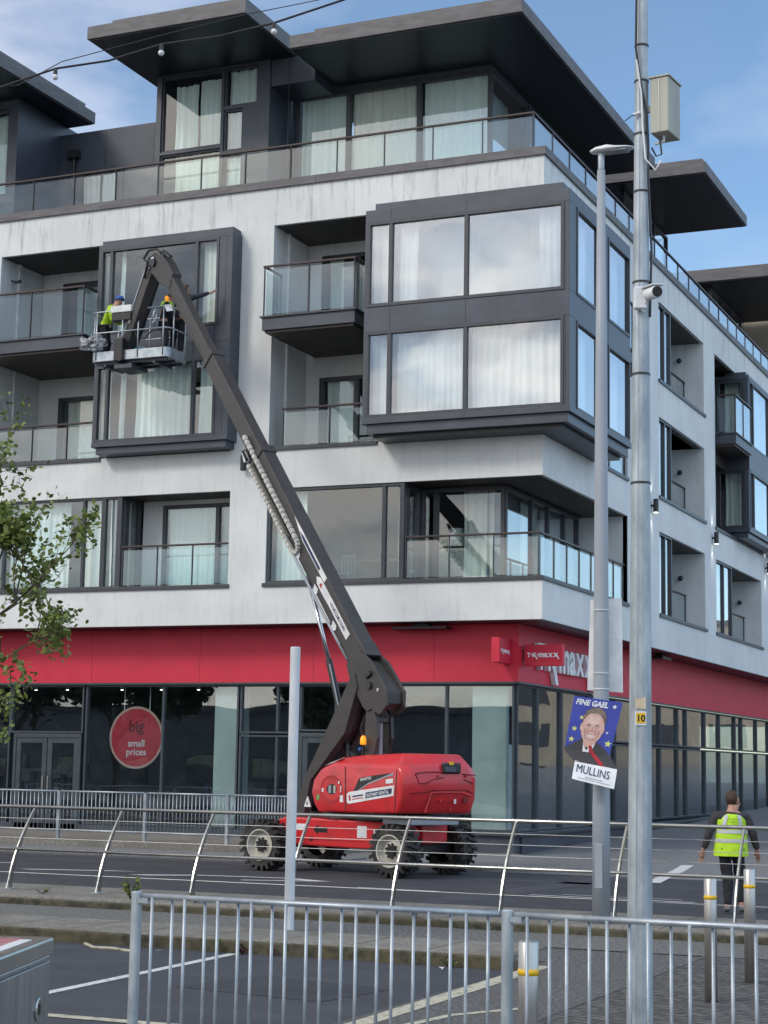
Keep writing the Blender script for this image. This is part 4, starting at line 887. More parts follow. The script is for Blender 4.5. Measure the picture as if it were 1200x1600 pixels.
def flat(pts, h, m, name, parent=t): return obj(name, MB().add([Q(s,v,h) for s,v in pts], [tuple(range(len(pts)))]), m, parent, recalc=False)
def ell(cx, cy, rx, ry, n=22, a0=0, a1=2*pi, rot=0):
    o = []
    for k in range(n):
        a = a0+(a1-a0)*k/(n if a1-a0 > 6.28 else n-1); x, y = rx*cos(a), ry*sin(a); o.append((cx+x*cos(rot)-y*sin(rot), cy+x*sin(rot)+y*cos(rot)))
    return o
xax = (Vector(Q(1,.5))-Vector(Q(0,.5))); yax = (Vector(Q(.5,1))-Vector(Q(.5,0)))
text('FINE GAEL', .098, xax, yax, Q(.055,.855,.002), WHITE, t, 'lettering', .001, .0035, sx=.88, shear=.15)
def star(cx, cy, r, m, rot=0.0):
    flat([(cx+(r if k%2 == 0 else r*.42)*cos(pi/2+rot+k*pi/5), cy+(r if k%2 == 0 else r*.42)*.82*sin(pi/2+rot+k*pi/5)) for k in range(10)], .001, m, 'star')
star(.86,.895,.055,WHITE); star(.13,.40,.065,STARY); star(.11,.20,.07,STARY); star(.24,.62,.055,STARY); star(.90,.20,.085,STARY); star(.72,.55,.05,WHITE); star(.83,.40,.035,WHITE)
flat([(.0,.0),(.02,.05),(.14,.12),(.30,.22),(.36,.28),(.62,.24),(.66,.20),(.82,.12),(.93,.04),(.98,.0)], .0015, PSUIT, 'suit')
flat([(.40,.0),(.37,.20),(.44,.06),(.52,.0)], .0025, WHITE, 'shirt'); flat([(.58,.0),(.64,.20),(.50,.07),(.46,.0)], .0026, WHITE, 'shirt')
flat([(.50,.13),(.58,.12),(.60,.06),(.66,.0),(.54,.0),(.53,.05)], .0035, INKR, 'tie')
flat([(.36,.22),(.40,.10),(.52,.08),(.63,.18),(.64,.30),(.36,.30)], .003, PSKIN, 'neck')
flat(ell(.505,.45,.238,.29,28), .004, PSKIN, 'face'); flat(ell(.275,.45,.03,.07), .0035, PSKIN, 'ear'); flat(ell(.735,.44,.025,.065), .0035, PSKIN, 'ear')
flat([(.275,.52),(.26,.64),(.31,.75),(.42,.825),(.57,.84),(.69,.785),(.75,.68),(.75,.56),(.73,.52),(.71,.62),(.65,.70),(.52,.735),(.38,.71),(.31,.63)], .006, PHAIR, 'hair')
tone = lambda nm, c: mat(nm, c, .5, scale=18)
T1 = tone('poster_skin_warm', (.60,.34,.28)); T2 = tone('poster_skin_light', (.74,.52,.45)); T3 = tone('poster_skin_deep', (.47,.27,.22)); T4 = tone('poster_hair_light', (.34,.27,.22))
flat(ell(.505,.60,.13,.075,20), .0044, T2, 'forehead'); flat(ell(.41,.40,.06,.055,16), .0045, T1, 'cheek'); flat(ell(.60,.40,.06,.055,16), .0045, T1, 'cheek')
flat(ell(.505,.245,.11,.03,16), .0045, T3, 'chin_shade'); flat(ell(.505,.285,.09,.05,16), .0047, PSKIN, 'chin'); flat(ell(.37,.33,.02,.11,12,rot=.3), .0045, T3, 'jaw_shade'); flat(ell(.645,.33,.02,.11,12,rot=-.3), .0045, T3, 'jaw_shade')
flat(ell(.42,.478,.052,.024,14), .005, T3, 'eye_socket'); flat(ell(.59,.478,.052,.024,14), .005, T3, 'eye_socket')
flat([(.43,.405),(.45,.38),(.415,.31),(.405,.34)], .005, T3, 'smile_line'); flat([(.575,.405),(.555,.38),(.595,.31),(.605,.34)], .005, T3, 'smile_line')
for k_ in range(7): flat([(.36+k_*.045,.70+.012*(k_%3)),(.372+k_*.045,.70+.012*(k_%3)),(.40+k_*.045,.79-.006*abs(k_-3)),(.385+k_*.045,.795-.006*abs(k_-3))], .0065, T4, 'hair_strand')
for s in (.42,.59):
    flat(ell(s,.505,.045,.010,12), .006, PHAIR, 'eyebrow'); flat(ell(s,.472,.028,.008,12), .006, WHITE, 'eye'); flat(ell(s,.472,.010,.008,10), .007, NAVY, 'iris')
flat([(.505,.48),(.47,.385),(.505,.37),(.545,.385)], .006, mat('poster_face_shade', (.55,.32,.26), .5), 'nose')
flat(ell(.505,.315,.075,.028,16,pi,2*pi)+[(.58,.318),(.43,.318)], .006, WHITE, 'smile'); flat(ell(.505,.318,.085,.012,16), .0055, mat('poster_lip', (.5,.2,.18), .5), 'lips')
q1 = [LP(-.33,zc-.485,.20), LP(.195,zc-.565,.20), q0[1]+Vector((0,0,-.004)), q0[0]+Vector((0,0,-.004))]
board(q1, .006, PSUIT, t, 'folded_board')
def Qb(qq, s, v, h=0.0):
    a = qq[0].lerp(qq[1], s); b = qq[3].lerp(qq[2], s); n = (qq[1]-qq[0]).cross(qq[3]-qq[0]).normalized()
    return a.lerp(b, v)+n*(.002+h)
obj('tie', MB().add([tuple(Qb(q1,s,v,.002)) for s,v in ((.56,1),(.66,1),(.70,.0),(.58,.0))], [(0,1,2,3)]), INKR, t, recalc=False)
q2 = [LP(-.362,zc-.70,.27), LP(.158,zc-.82,.27), None, LP(-.325,zc-.475,.195)]; q2[2] = q2[1]+(q2[3]-q2[0])*1.08
board(q2, .006, mat('poster_white', (.88,.89,.90), .35), t, 'name_board')
text('MULLINS', .150, q2[1]-q2[0], q2[3]-q2[0], tuple(Qb(q2,.055,.42,.004)), TEXD, t, 'lettering', .001, .0, sx=.72)
for k_, (a_, b_) in enumerate(((.30,.70),(.12,.88))): obj('small_print', MB().add([tuple(Qb(q2,a_,.22-k_*.10,.002)),tuple(Qb(q2,b_,.22-k_*.10,.002)),tuple(Qb(q2,b_,.25-k_*.10+.012*(1-k_),.002)),tuple(Qb(q2,a_,.25-k_*.10+.012*(1-k_),.002))], [(0,1,2,3)]), GREYP, t, recalc=False)
t = thing('blank_board', 'tall blank white board tied behind the grey lamp post above the poster', 'board', (LX_,LY_+.1,3.0))
bq = [LP(-.175,3.02,-.24), LP(.275,2.99,-.24), LP(.262,4.20,-.24), LP(-.135,4.17,-.24)]
board(bq, .008, mat('bright_board', (.90,.91,.92), .35), t, 'board')
for z in (4.02,3.22,3.02): obj('cable_tie', MB().tube([(LX_,LY_,z),(LX_,LY_,z+.012)], .108, 18), WHITE, t)
obj('cable_tie_end', MB().tube([LP(-.09,4.01,-.02),LP(-.25,4.03,.05)], .004, 5), WHITE, t)

# ================================================================ steel cabinet, bottom left
A0 = Vector((9.155,-33.18,.20)); fa = Vector((.337,-.941,0)).normalized(); fb = Vector((-.941,-.337,0)).normalized()
t = thing('steel_cabinet', 'brushed steel street cabinet with keyhole cut by the lower left corner', 'cabinet', tuple(A0))
def KP(u, w, z): return tuple(A0+fa*u+fb*w+Vector((0,0,z-.2)))      # u along the door face, w into the cabinet
obj('body', MB().box(.0,.95,.0,.55,.2,1.28,KP), BRUSH, t, bevel=.006)
obj('lid', MB().box(-.008,.958,-.012,.56,1.282,1.345,KP), STEEL, t, bevel=.010)
dr = obj('door', MB().box(.035,.90,-.012,-.001,.3,1.262,KP), BRUSH, t, bevel=.004)
obj('lock', MB().lathe([(.042,-.013),(.042,-.017),(.036,-.020)], lambda x,y,h: KP(.20+x,h,1.105+y), 24), STEEL, dr)
obj('keyhole', MB().box(.193,.207,-.0225,-.0215,1.085,1.125,KP), BLKP, dr)
obj('notice', MB().box(.06,.6,-.0135,-.0125,.7,1.03,KP), mat('pale_notice', (.55,.68,.85), .4), dr)
obj('sticker', MB().box(.09,.7,.08,.42,1.3455,1.347,KP), mat('faded_red_sticker', (.32,.10,.11), .6, col2=(.42,.2,.2), scale=14), t); obj('sticker_band', MB().box(.14,.7,.035,.08,1.3455,1.347,KP), WHITE, t)

# ================================================================ string lights
def sag(a, b, n=8, s=.25):
    a = Vector(a); b = Vector(b); return [a.lerp(b, i/n)-Vector((0,0,s*4*(i/n)*(1-i/n))) for i in range(n+1)]
t = thing('light_string', 'dark cable of festoon bulbs crossing the sky at the upper left', 'string lights', (.8,-22.4,9.8))
knots = [(-.6,-23.0,9.55),(.82,-22.45,9.80),(1.42,-22.22,10.03),(2.0,-21.99,10.13),(2.57,-21.77,10.33),(3.17,-21.52,10.43),(3.79,-21.28,10.6),(4.58,-20.97,10.90),(6.5,-20.2,11.9)]
obj('cable', MB().tube(knots, .013, 6), BLKP, t)
obj('support_wire', MB().tube([(-.6,-22.9,9.75),(.67,-21.9,10.05),(1.42,-22.1,10.16),(2.57,-21.72,10.47),(3.22,-20.9,10.95),(3.87,-20.25,11.3),(6.0,-19.5,12.2)], .006, 5), BLKP, t)
for (x,y,z) in ((1.42,-22.22,10.03),(2.57,-21.77,10.33),(3.79,-21.28,10.6)):
    s_ = obj('lamp_holder', MB().tube([(x,y,z),(x,y,z-.07)], [.022,.026], 10), BLKP, t); obj('bulb', MB().ball((x,y,z-.105), .036), BULB, s_, smooth=True)
# ================================================================ the boom lift
CR = Vector((-.7,-7.3,0)); AL = R_(30)
fv = Vector((-cos(AL), sin(AL), 0)); nv = Vector((-sin(AL), -cos(AL), 0))     # boom direction, towards the near side
def CP(s, o, z): return tuple(CR+fv*s+nv*o+Vector((0,0,z)))
K = thing('boom_lift', 'red and black four-wheeled articulated boom lift reaching up to the facade', 'boom lift', tuple(CR))
# --- chassis
hx = Vector((cos(R_(-11.5)), sin(R_(-11.5)), 0)); hy = Vector((-hx.y, hx.x, 0)); CC = Vector((-1.29,-7.10,0))
def HP(u, v, z): return tuple(CC+hx*u+hy*v+Vector((0,0,z)))
M = MB(); M.prism([(-1.62,.62),(-1.5,.50),(1.15,.47),(1.35,.62),(1.35,.98),(-1.3,1.02),(-1.62,.93)], lambda a,b,t_: HP(a,t_,b), -.66, .66)
ch = obj('chassis', M, LRED, K, bevel=.03)
obj('chassis_end', MB().box(1.35,1.75,-.42,.42,.60,.98,HP), LRED, ch, bevel=.04)
obj('motor_cover', MB().tube([HP(1.5,-.55,.78),HP(1.62,-.62,.78)], .17, 20), LRED, ch, bevel=.01)
obj('worn_guard', MB().tube([HP(1.42,-.62,.76),HP(1.50,-.70,.76)], .16, 20), mat('faded_pink_plastic', (.42,.22,.24), .6, scale=6), ch, bevel=.01)
for s in (-1.52, 1.52): obj('axle', MB().box(s-.10,s+.10,-.95,.95,.42,.60,HP), BLKP, ch, bevel=.02)
yy = -.664
def hq(name, pts, m, off=0.0): return obj(name, MB().add([HP(u, yy-off, z) for u,z in pts], [tuple(range(len(pts)))]), m, ch, recalc=False)
hq('arrow_mark', [(-.62,.80),(-.50,.90),(-.50,.85),(-.28,.85),(-.28,.75),(-.50,.75),(-.50,.70)], BLKP)
hq('label_plate', [(.42,.68),(.64,.68),(.64,.90),(.42,.90)], WHITE); hq('label_plate', [(.80,.72),(.98,.75),(.98,.84),(.80,.84)], WHITE); hq('label_plate', [(-1.08,.78),(-.80,.78),(-.80,.90),(-1.08,.90)], WHITE)
hq('hole', [(-.70,.58),(-.62,.58),(-.62,.66),(-.70,.66)], BLKP)
obj('frame_rib', MB().box(-1.3,1.2,-.675,-.662,.615,.635,HP), LRED, ch, bevel=.004)
# --- wheels
def wheel(u, v, out_, steer=0.0):
    c = Vector(HP(u, v, .49)); a = (hy*out_); a.rotate(Matrix.Rotation(steer, 3, 'Z')); b = Vector((-a.y, a.x, 0)); Z = Vector((0,0,1))
    fn = lambda x, y, h: tuple(c+b*x+Z*y+a*h)
    w = .42
    W = obj('wheel', MB().lathe([(.26,-w/2),(.40,-w/2),(.445,-w/2+.06),(.452,0),(.445,w/2-.06),(.40,w/2),(.30,w/2),(.285,w/2-.03)], fn, 40, caps=False), BLACK, K, smooth=False)
    T = MB()
    for k in range(22):
        for sd in (-1, 1):
            t0 = 2*pi*(k+(0 if sd < 0 else .5))/22; pts = []
            for (r_, h_, dt) in ((.435,.0,0),(.435,sd*w*.5,.13),(.40,sd*w*.52,.16)):
                for e in (-.055,.055): pts.append((r_, h_, t0+dt+e))
            vs = []
            for r_, h_, q in pts: vs += [fn(r_*cos(q), r_*sin(q), h_), fn((r_+.055)*cos(q), (r_+.055)*sin(q), h_*1.01)]
            T.add(vs, [(0,1,3,2),(1,5,7,3),(0,4,5,1),(2,3,7,6),(4,8,9,5),(5,9,11,7),(6,7,11,10),(8,10,11,9)])
    obj('tread', T, BLACK, W)
    r1 = obj('rim', MB().lathe([(.285,w/2-.005),(.30,w/2+.012),(.275,w/2+.012),(.265,w/2-.05),(.235,w/2-.12),(.13,w/2-.09),(.00001,w/2-.09)], fn, 36, caps=False), CREAM, W, smooth=False, bevel=.0)
    H = MB(); H.lathe([(.105,w/2-.09),(.10,w/2-.03),(.001,w/2-.03)], fn, 12)
    for k in range(9):
        q = 2*pi*k/9; x, y = .125*cos(q), .125*sin(q); H.tube([fn(x,y,w/2-.09),fn(x,y,w/2-.045)], .018, 8)
    obj('hub', H, BLKP, W)
wheel(-1.52,-.96,-1,R_(2)); wheel(1.52,-.96,-1,R_(-3)); wheel(-1.52,.88,1,0); wheel(1.52,.88,1,R_(-6))
# --- slewing ring and turret body
obj('slew_ring', MB().lathe([(.55,1.0),(.55,1.12)], lambda x,y,h: CP(x,y,h), 32).box(-1.5,1.1,-.6,.6,1.06,1.14,CP), BLKP, K)
prof_out = [(-1.55,1.17),(.95,1.13),(1.10,1.28),(1.20,1.50),(1.13,1.74),(.90,1.93),(.50,2.04),(-.20,2.03),(-1.60,2.00),(-1.69,1.80),(-1.68,1.45)]
prof_in  = [(-1.62,1.17),(.95,1.13),(1.16,1.28),(1.26,1.50),(1.20,1.78),(.92,2.02),(.48,2.17),(-.20,2.22),(-1.45,2.26),(-1.70,2.06),(-1.76,1.80),(-1.72,1.45)]
prof_out = prof_out[:9]+[(-1.66,1.92)]+prof_out[9:]
n_ = len(prof_out); vs = []
for o_, pf in ((-.87,prof_out),(-.66,prof_in),(.66,prof_in),(.87,prof_out)): vs += [CP(s,o_,z) for s,z in pf]
fs = [tuple(range(n_)), tuple(range(4*n_-1,3*n_-1,-1))]+[(j*n_+i, j*n_+(i+1)%n_, (j+1)*n_+(i+1)%n_, (j+1)*n_+i) for j in range(3) for i in range(n_)]
TB = obj('turret_cover', MB().add(vs, fs), LRED, K, bevel=.05, seg=3)
for p in TB.data.polygons: p.use_smooth = True
on_ = .8745
def tq(name, pts, m, off=0.0, rc=False): return obj(name, MB().add([CP(s, on_+off, z) for s,z in pts], [tuple(range(len(pts)))]), m, TB, recalc=rc)
tq('panel_gap', [(.045,1.18),(.015,1.18),(.055,2.0),(.085,2.0)], BLKP); tq('panel_gap', [(-1.49,1.22),(-1.515,1.22),(-1.56,1.96),(-1.535,1.96)], BLKP)
tq('decal_strip', [(.0,1.34),(-.06,1.31),(-1.46,1.49),(-1.48,1.68),(-.06,1.53),(.0,1.49)], WHITE, .001)
tq('decal_dark', [(-.60,1.425),(-1.40,1.525),(-1.41,1.625),(-.60,1.53)], TEXD, .002)
dx = Vector(CP(-1.4,0,1.62))-Vector(CP(-.6,0,1.52))
text('INSTANT RENTAL', .088, dx, (0,0,1), CP(-.635,on_+.004,1.447), WHITE, TB, 'lettering', .001, .0015, sx=.98)
tq('decal_mark', [(-.08,1.37),(-.14,1.37),(-.11,1.47),(-.06,1.47)], INKR, .002)
tq('decal_lines', [(-.18,1.385),(-.52,1.425),(-.52,1.445),(-.18,1.405)], INKR, .002); tq('decal_lines', [(-.18,1.43),(-.52,1.47),(-.52,1.50),(-.18,1.46)], TEXD, .002)
tq('swoosh', [(-.21,1.55),(-.38,1.78),(-.44,1.80),(-.88,1.85),(-1.42,1.90),(-1.30,1.86),(-.68,1.71),(-.34,1.56)], BLKP, .001)
tq('swoosh_edge', [(-.34,1.56),(-.68,1.71),(-1.20,1.84),(-1.44,1.905),(-1.46,1.865),(-1.20,1.815),(-.68,1.685),(-.38,1.555)], GREYP, .0015)
text('MANITOU', .075, dx, (0,0,1), CP(-.43,on_+.003,1.735), WHITE, TB, 'lettering', .001, .0015)
tq('label', [(-1.22,1.70),(-1.44,1.72),(-1.44,1.80),(-1.22,1.78)], WHITE, .001)
def oval(cs, cz, rs, rz, n=20): return [(cs+rs*cos(2*pi*k/n), cz+rz*sin(2*pi*k/n)) for k in range(n)]
tq('control_recess_rim', oval(.52,1.57,.36,.26), mat('lift_dark_red', (.42,.014,.02), .35), .0005)
tq('control_recess_face', oval(.51,1.57,.31,.21), LRED, .001)
tq('control_recess', oval(.50,1.57,.17,.10), BLKP, .0015)
tq('gauge', [(.60,1.50),(.52,1.50),(.52,1.64),(.60,1.64)], GREYP, .003); tq('gauge', [(.44,1.50),(.37,1.50),(.37,1.64),(.44,1.64)], CREAM, .003)
for s,z,w_,h_ in ((.80,1.55,.06,.07),(.17,1.40,.11,.13),(.27,1.70,.05,.05),(.20,1.58,.03,.12)): tq('sticker', [(s+w_/2,z-h_/2),(s-w_/2,z-h_/2),(s-w_/2,z+h_/2),(s+w_/2,z+h_/2)], WHITE, .002)
tq('sticker', [(1.0,1.36),(.90,1.36),(.90,1.46),(1.0,1.46)], mat('green_sticker', (.18,.35,.12), .5), .002)
obj('step_foot', MB().box(.45,.75,.70,.88,1.06,1.13,CP), BLKP, TB, bevel=.01)
obj('top_decal', MB().add([CP(.86,.80,2.005),CP(.34,.80,2.135),CP(.30,.70,2.185),CP(.80,.70,2.07)], [(0,1,2,3)]), WHITE, TB, recalc=False)
obj('warning_triangle', MB().add([CP(1.36,.92,1.22),CP(1.14,.92,1.22),CP(1.25,.92,1.42),CP(1.36,.90,1.22),CP(1.14,.90,1.22),CP(1.25,.90,1.42)], [(0,1,2),(5,4,3),(0,3,4,1),(1,4,5,2),(2,5,3,0)]), WHITE, TB); obj('triangle_mark', MB().add([CP(1.28,.925,1.26),CP(1.22,.925,1.26),CP(1.25,.925,1.35)], [(0,1,2)]), BLKP, TB, recalc=False)
obj('triangle_stay', MB().tube([CP(1.20,.90,1.22),CP(1.18,.85,1.02)], .018, 6), BLKP, TB)
# rear panel relief
def RQ(o, z, d=0.0):
    s = -1.72-d-.04*(1-abs((z-1.8)/.5)); return CP(s, o, z)
def relief(name, pts, w_=.022, m=None, h=.014):
    return obj(name, MB().tube([RQ(o,z,h) for o,z in pts], w_/2, 6), m or LRED, TB)
dkr = mat('groove_dark_red', (.20,.006,.01), .5)
relief('panel_groove', [(.60,1.90),(.30,1.93),(-.04,1.93)], m=dkr, h=.004); relief('panel_groove', [(.60,1.88),(.52,1.72),(.38,1.72),(.18,1.80),(-.05,1.83)], m=dkr, h=.004)
relief('panel_groove', [(.35,1.20),(.24,1.54),(.05,1.56),(-.45,1.56),(-.72,1.50)], .03, h=.010); relief('panel_groove', [(-.50,1.90),(-.80,1.88)], m=dkr, h=.004); relief('panel_groove', [(-.52,1.80),(-.74,1.73)], m=dkr, h=.004)
relief('panel_groove', [(.72,1.54),(.30,1.57),(.22,1.60),(-.60,1.61),(-.74,1.55)], .018, m=dkr, h=.004)
obj('rear_recess', MB().box(-1.785,-1.70,-.44,-.02,1.90,2.10,lambda s,o,z: CP(s,o,z)), BLKP, TB, bevel=.03)
obj('recess_lamp', MB().box(-1.81,-1.77,-.24,-.16,2.06,2.12,CP), YEL, TB); obj('filler_box', MB().box(-1.80,-1.74,-.30,-.06,1.93,2.02,CP), GREY, TB, bevel=.01)
for o_, z in ((.08,1.86),(-.58,1.86),(.02,1.41),(-.22,1.26)): obj('latch', MB().tube([RQ(o_,z,-.02),RQ(o_,z,.03)], .022, 10), LRED, TB)
obj('marker', MB().box(-1.775,-1.755,-.33,-.29,1.36,1.44,lambda s,o,z: CP(s,o,z)), WHITE, TB); obj('vent', MB().tube([RQ(-.58,1.42,.0),RQ(-.58,1.42,.012)], .06, 12), dkr, TB)
obj('under_box', MB().box(-1.5,-.7,-.62,.55,.96,1.07,CP), GREYP, K, bevel=.02)
# --- lower arm (two side plates and dark web), knuckle, links, cylinders
arm = [(.60,3.52),(.70,3.80),(.82,3.74),(1.46,2.90),(2.20,1.96),(2.78,1.02),(2.34,1.02),(2.14,1.70),(.98,2.64)]
obj('lower_arm', MB().prism(arm, lambda a,b,t_: CP(a,t_,b), .10, .26), BOOM, K, bevel=.012)
obj('lower_arm', MB().prism([(s+.02,z) for s,z in arm], lambda a,b,t_: CP(a,t_,b), -.26, -.12), BOOM, K, bevel=.012)
obj('lower_arm_web', MB().prism([(.78,3.42),(.90,3.52),(1.42,2.84),(2.15,1.9),(2.6,1.1),(2.45,1.1),(2.05,1.7),(1.05,2.7)], lambda a,b,t_: CP(a,t_,b), -.118, .098), BLKP, K)
kn = [(1.02,3.98),(.86,4.16),(.55,4.22),(.20,4.02),(-.18,3.62),(-.34,3.44),(-.34,3.16),(-.14,3.00),(.06,3.03),(.14,3.10),(.30,3.05),(.44,3.14),(.62,3.36),(.88,3.66)]
obj('knuckle', MB().prism(kn, lambda a,b,t_: CP(a,t_,b), .17, .23), BOOM, K, bevel=.01)
obj('knuckle', MB().prism(kn, lambda a,b,t_: CP(a,t_,b), -.23, -.17), BOOM, K, bevel=.01)
obj('knuckle_core', MB().prism([(.75,3.9),(.45,4.05),(-.10,3.60),(-.28,3.42),(-.28,3.2),(-.10,3.08),(.45,3.3)], lambda a,b,t_: CP(a,t_,b), -.168, .168), BOOM, K, bevel=.01)
obj('knuckle_pin', MB().tube([CP(.22,-.26,3.55),CP(.22,.27,3.55)], .075, 16), BLKP, K); obj('knuckle_pin', MB().beam(CP(.32,.25,3.72),CP(.16,.25,3.80),.06,.08,tuple(nv)), BLKP, K)
obj('knuckle_pin', MB().tube([CP(-.06,.22,3.46),CP(-.06,.25,3.46)], .035, 12), CREAM, K)
for o_ in (-.17, .17): obj('link', MB().prism([(.36,3.06),(.18,3.12),(.02,2.95),(-.02,2.55),(.12,2.10),(.34,2.10),(.40,2.5)], lambda a,b,t_: CP(a,t_,b), o_-.035, o_+.035), BLKP if o_ < 0 else BOOM, K, bevel=.008)
obj('link_bar', MB().box(.05,.32,-.14,.14,2.85,2.95,CP), BOOM, K, bevel=.01); obj('link_cylinder', MB().tube([CP(.16,0,2.1),CP(.16,0,2.9)], .05, 12), GREYP, K)
obj('hose', MB().tube([CP(.50,.1,3.0),CP(.64,.12,2.75),(CP(.56,.1,2.5)),CP(.40,.05,2.3)], .02, 8), BLACK, K, smooth=True)
obj('hose', MB().tube([CP(.44,-.1,3.1),CP(.58,-.1,2.8),(CP(.50,-.1,2.5)),CP(.35,-.05,2.3)], .02, 8), BLACK, K, smooth=True)
bc_ = obj('beacon', MB().lathe([(.05,2.42),(.06,2.44),(.06,2.52),(.04,2.58),(.001,2.60)], lambda x,y,h: CP(.30+x,.30+y,h), 16), AMBER, K, smooth=True)
obj('beacon_stem', MB().tube([CP(.30,.30,2.1),CP(.30,.30,2.42)], .022, 8), BLKP, bc_); obj('cap', MB().ball(CP(.42,.28,2.33), .045), BLUEP, K, smooth=True)
obj('lift_cylinder', MB().tube([CP(1.36,.0,2.72),CP(1.16,.0,2.12)], .045, 12).tube([CP(1.62,-.05,2.6),CP(1.0,-.05,2.15)], .06, 12), BLKP, K)
cyl = obj('tilt_cylinder', MB().tube([CP(1.88,.05,4.12),CP(1.38,.05,2.95)], .068, 16), BLKP, K, bevel=.006)
obj('rod', MB().tube([CP(2.66,.05,5.80),CP(1.86,.05,4.08)], .042, 16), CHROME, cyl, smooth=True); obj('pipe', MB().tube([CP(1.74,.12,4.02),CP(1.40,.13,3.2)], .014, 6), GREYP, cyl)
# --- telescopic boom
def BMp(t_):     # point on the boom axis
    return (.60+8.52*t_, 3.98+9.77*t_)
def bs(a, b, th, wd, name, m=BOOM, bev=.018):
    sa, za = BMp(a); sb, zb = BMp(b)
    return obj(name, MB().beam(CP(sa,0,za), CP(sb,0,zb), wd, th, tuple(nv)), m, K, bevel=bev)
outer = bs(.0, .475, .50, .34, 'boom_section'); bs(.455, .735, .41, .28, 'boom_section'); bs(.72, .985, .33, .22, 'boom_section')
bs(.465, .482, .56, .40, 'boom_collar'); bs(.728, .742, .46, .33, 'boom_collar'); bs(.0,.03,.54,.37,'boom_collar')
ub = (Vector((0,0,1))*.66-fv*-.0); 
def BO(t_, e, o_):  # e = offset across the boom (positive = lower/front edge), o_ = side offset
    s, z = BMp(t_); return CP(s+.753*e, o_, z-.657*e)
for e in (-.17, .17):   # folded edges along the near face
    obj('boom_rib', MB().tube([BO(.745,e*.75,.115),BO(.97,e*.75,.115)], .014, 6), BOOM, K)
# decals on the near face of the outer section
def bdecal(name, pts, m, off=0.0): return obj(name, MB().add([BO(t_, e, .174+off) for t_, e in pts], [tuple(range(len(pts)))]), m, outer, recalc=False)
bdecal('boom_decal', [(.055,.07),(.055,-.10),(.145,-.10),(.178,-.09),(.188,.0),(.178,.085),(.15,.09),(.13,.07)], WHITE)
bdecal('decal_dark', [(.068,.02),(.068,-.06),(.128,-.06),(.128,.02)], TEXD, .001); bdecal('decal_mark', [(.165,.04),(.172,.04),(.172,-.02),(.165,-.02)], INKR, .001)
bdx = Vector(BO(.0,0,0))-Vector(BO(.4,0,0)); bup = Vector(BO(0,-.1,0))-Vector(BO(0,.1,0))
text('INSTANT RENTAL', .105, bdx, bup, BO(.127,.010,.176), WHITE, outer, 'lettering', .001, .002, sx=.95)
text('L', .12, bdx, bup, BO(.168,.03,.176), INKR, outer, 'lettering', .001, .006)
bdecal('boom_decal', [(.165,-.11),(.165,-.238),(.275,-.238),(.31,-.23),(.262,-.10)], WHITE)
bdecal('decal_dark', [(.19,-.125),(.19,-.195),(.262,-.195),(.28,-.16),(.262,-.125)], TEXD, .001)
for t_ in (.085,.165,.245):
    obj('clip', MB().add([BO(t_,.20,.18),BO(t_+.012,.20,.20),BO(t_+.016,.12,.20),BO(t_+.004,.12,.18),BO(t_+.004,.26,.20),BO(t_+.014,.26,.20)], [(0,1,2,3),(0,4,5,1)]), WHITE, outer, recalc=False)
obj('hydraulic_pipe', MB().tube([BO(.30,.25,.20),BO(.245,.27,.22),BO(.165,.27,.22),BO(.085,.27,.20),BO(.03,.30,.15)], .030, 8), GREYP, outer, smooth=True)
obj('hose', MB().tube([BO(.06,.27,.16),BO(.02,.30,.12),BO(-.03,.22,.1)], .035, 8), BLACK, outer, smooth=True)
# energy chain running along the near side in a long loop
lp = [(.235,.17),(.245,.215),(.27,.235)]
chn = []
for t_ in [.475-.01*k for k in range(21)]: chn.append((t_, .27))
for k in range(9):
    q = pi*k/8; chn.append((.272-.018*sin(q)*1.0, .135+.135*cos(q)))
for t_ in [.285+.012*k for k in range(21)]: chn.append((t_, .0))
lk = MB()
for (t0,e0),(t1,e1) in zip(chn, chn[1:]):
    a = Vector(BO(t0,e0,.215)); b = Vector(BO(t1,e1,.215)); m_ = (b-a)*.08
    lk.beam(a+m_, b-m_, .085, .075, tuple(nv))
obj('energy_chain', lk, CHAIN, outer, bevel=.004)
obj('chain_guide', MB().tube([BO(.485,.0,.20),BO(.28,-.02,.20)], .018, 6).tube([BO(.47,.17,.20),BO(.29,.16,.20)], .018, 6), BLKP, outer)
obj('chain_plate', MB().add([BO(.27,.0,.178),BO(.50,.0,.178),BO(.50,.20,.178),BO(.27,.22,.178),BO(.25,.12,.178)], [(0,1,2,3,4)]), BLACK, outer, recalc=False)
obj('cable_bundle', MB().tube([BO(.485,.26,.20),BO(.505,.22,.24),BO(.50,.12,.22),BO(.475,.16,.2),BO(.48,.30,.2)], .03, 8), BLACK, outer, smooth=True)
obj('cable_end', MB().tube([BO(.505,.25,.22),BO(.485,.33,.22)], .03, 8), CHROME, outer)
# --- boom head, jib
hd_ = [(8.75,13.20),(9.25,13.42),(9.55,13.68),(9.90,13.92),(9.98,14.08),(9.86,14.20),(9.55,14.25),(9.15,14.10),(8.95,13.92),(8.62,13.55)]
obj('boom_head', MB().prism(hd_, lambda a,b,t_: CP(a,t_,b), -.13, .13), BOOM, K, bevel=.02)
obj('head_pin', MB().tube([CP(9.55,-.17,14.0),CP(9.55,.18,14.0)], .10, 16), BLKP, K); obj('head_fitting', MB().box(9.70,9.84,.14,.17,13.88,13.98,CP), CHROME, K)
obj('head_bolt', MB().box(9.50,9.62,.14,.175,14.06,14.14,CP), CHROME, K)
obj('hose', MB().tube([CP(9.0,.12,14.05),CP(9.3,.2,14.28),CP(9.7,.2,14.33),CP(9.95,.2,14.18),CP(9.75,.2,14.05),CP(9.95,.16,13.7)], .03, 8), BLACK, K, smooth=True)
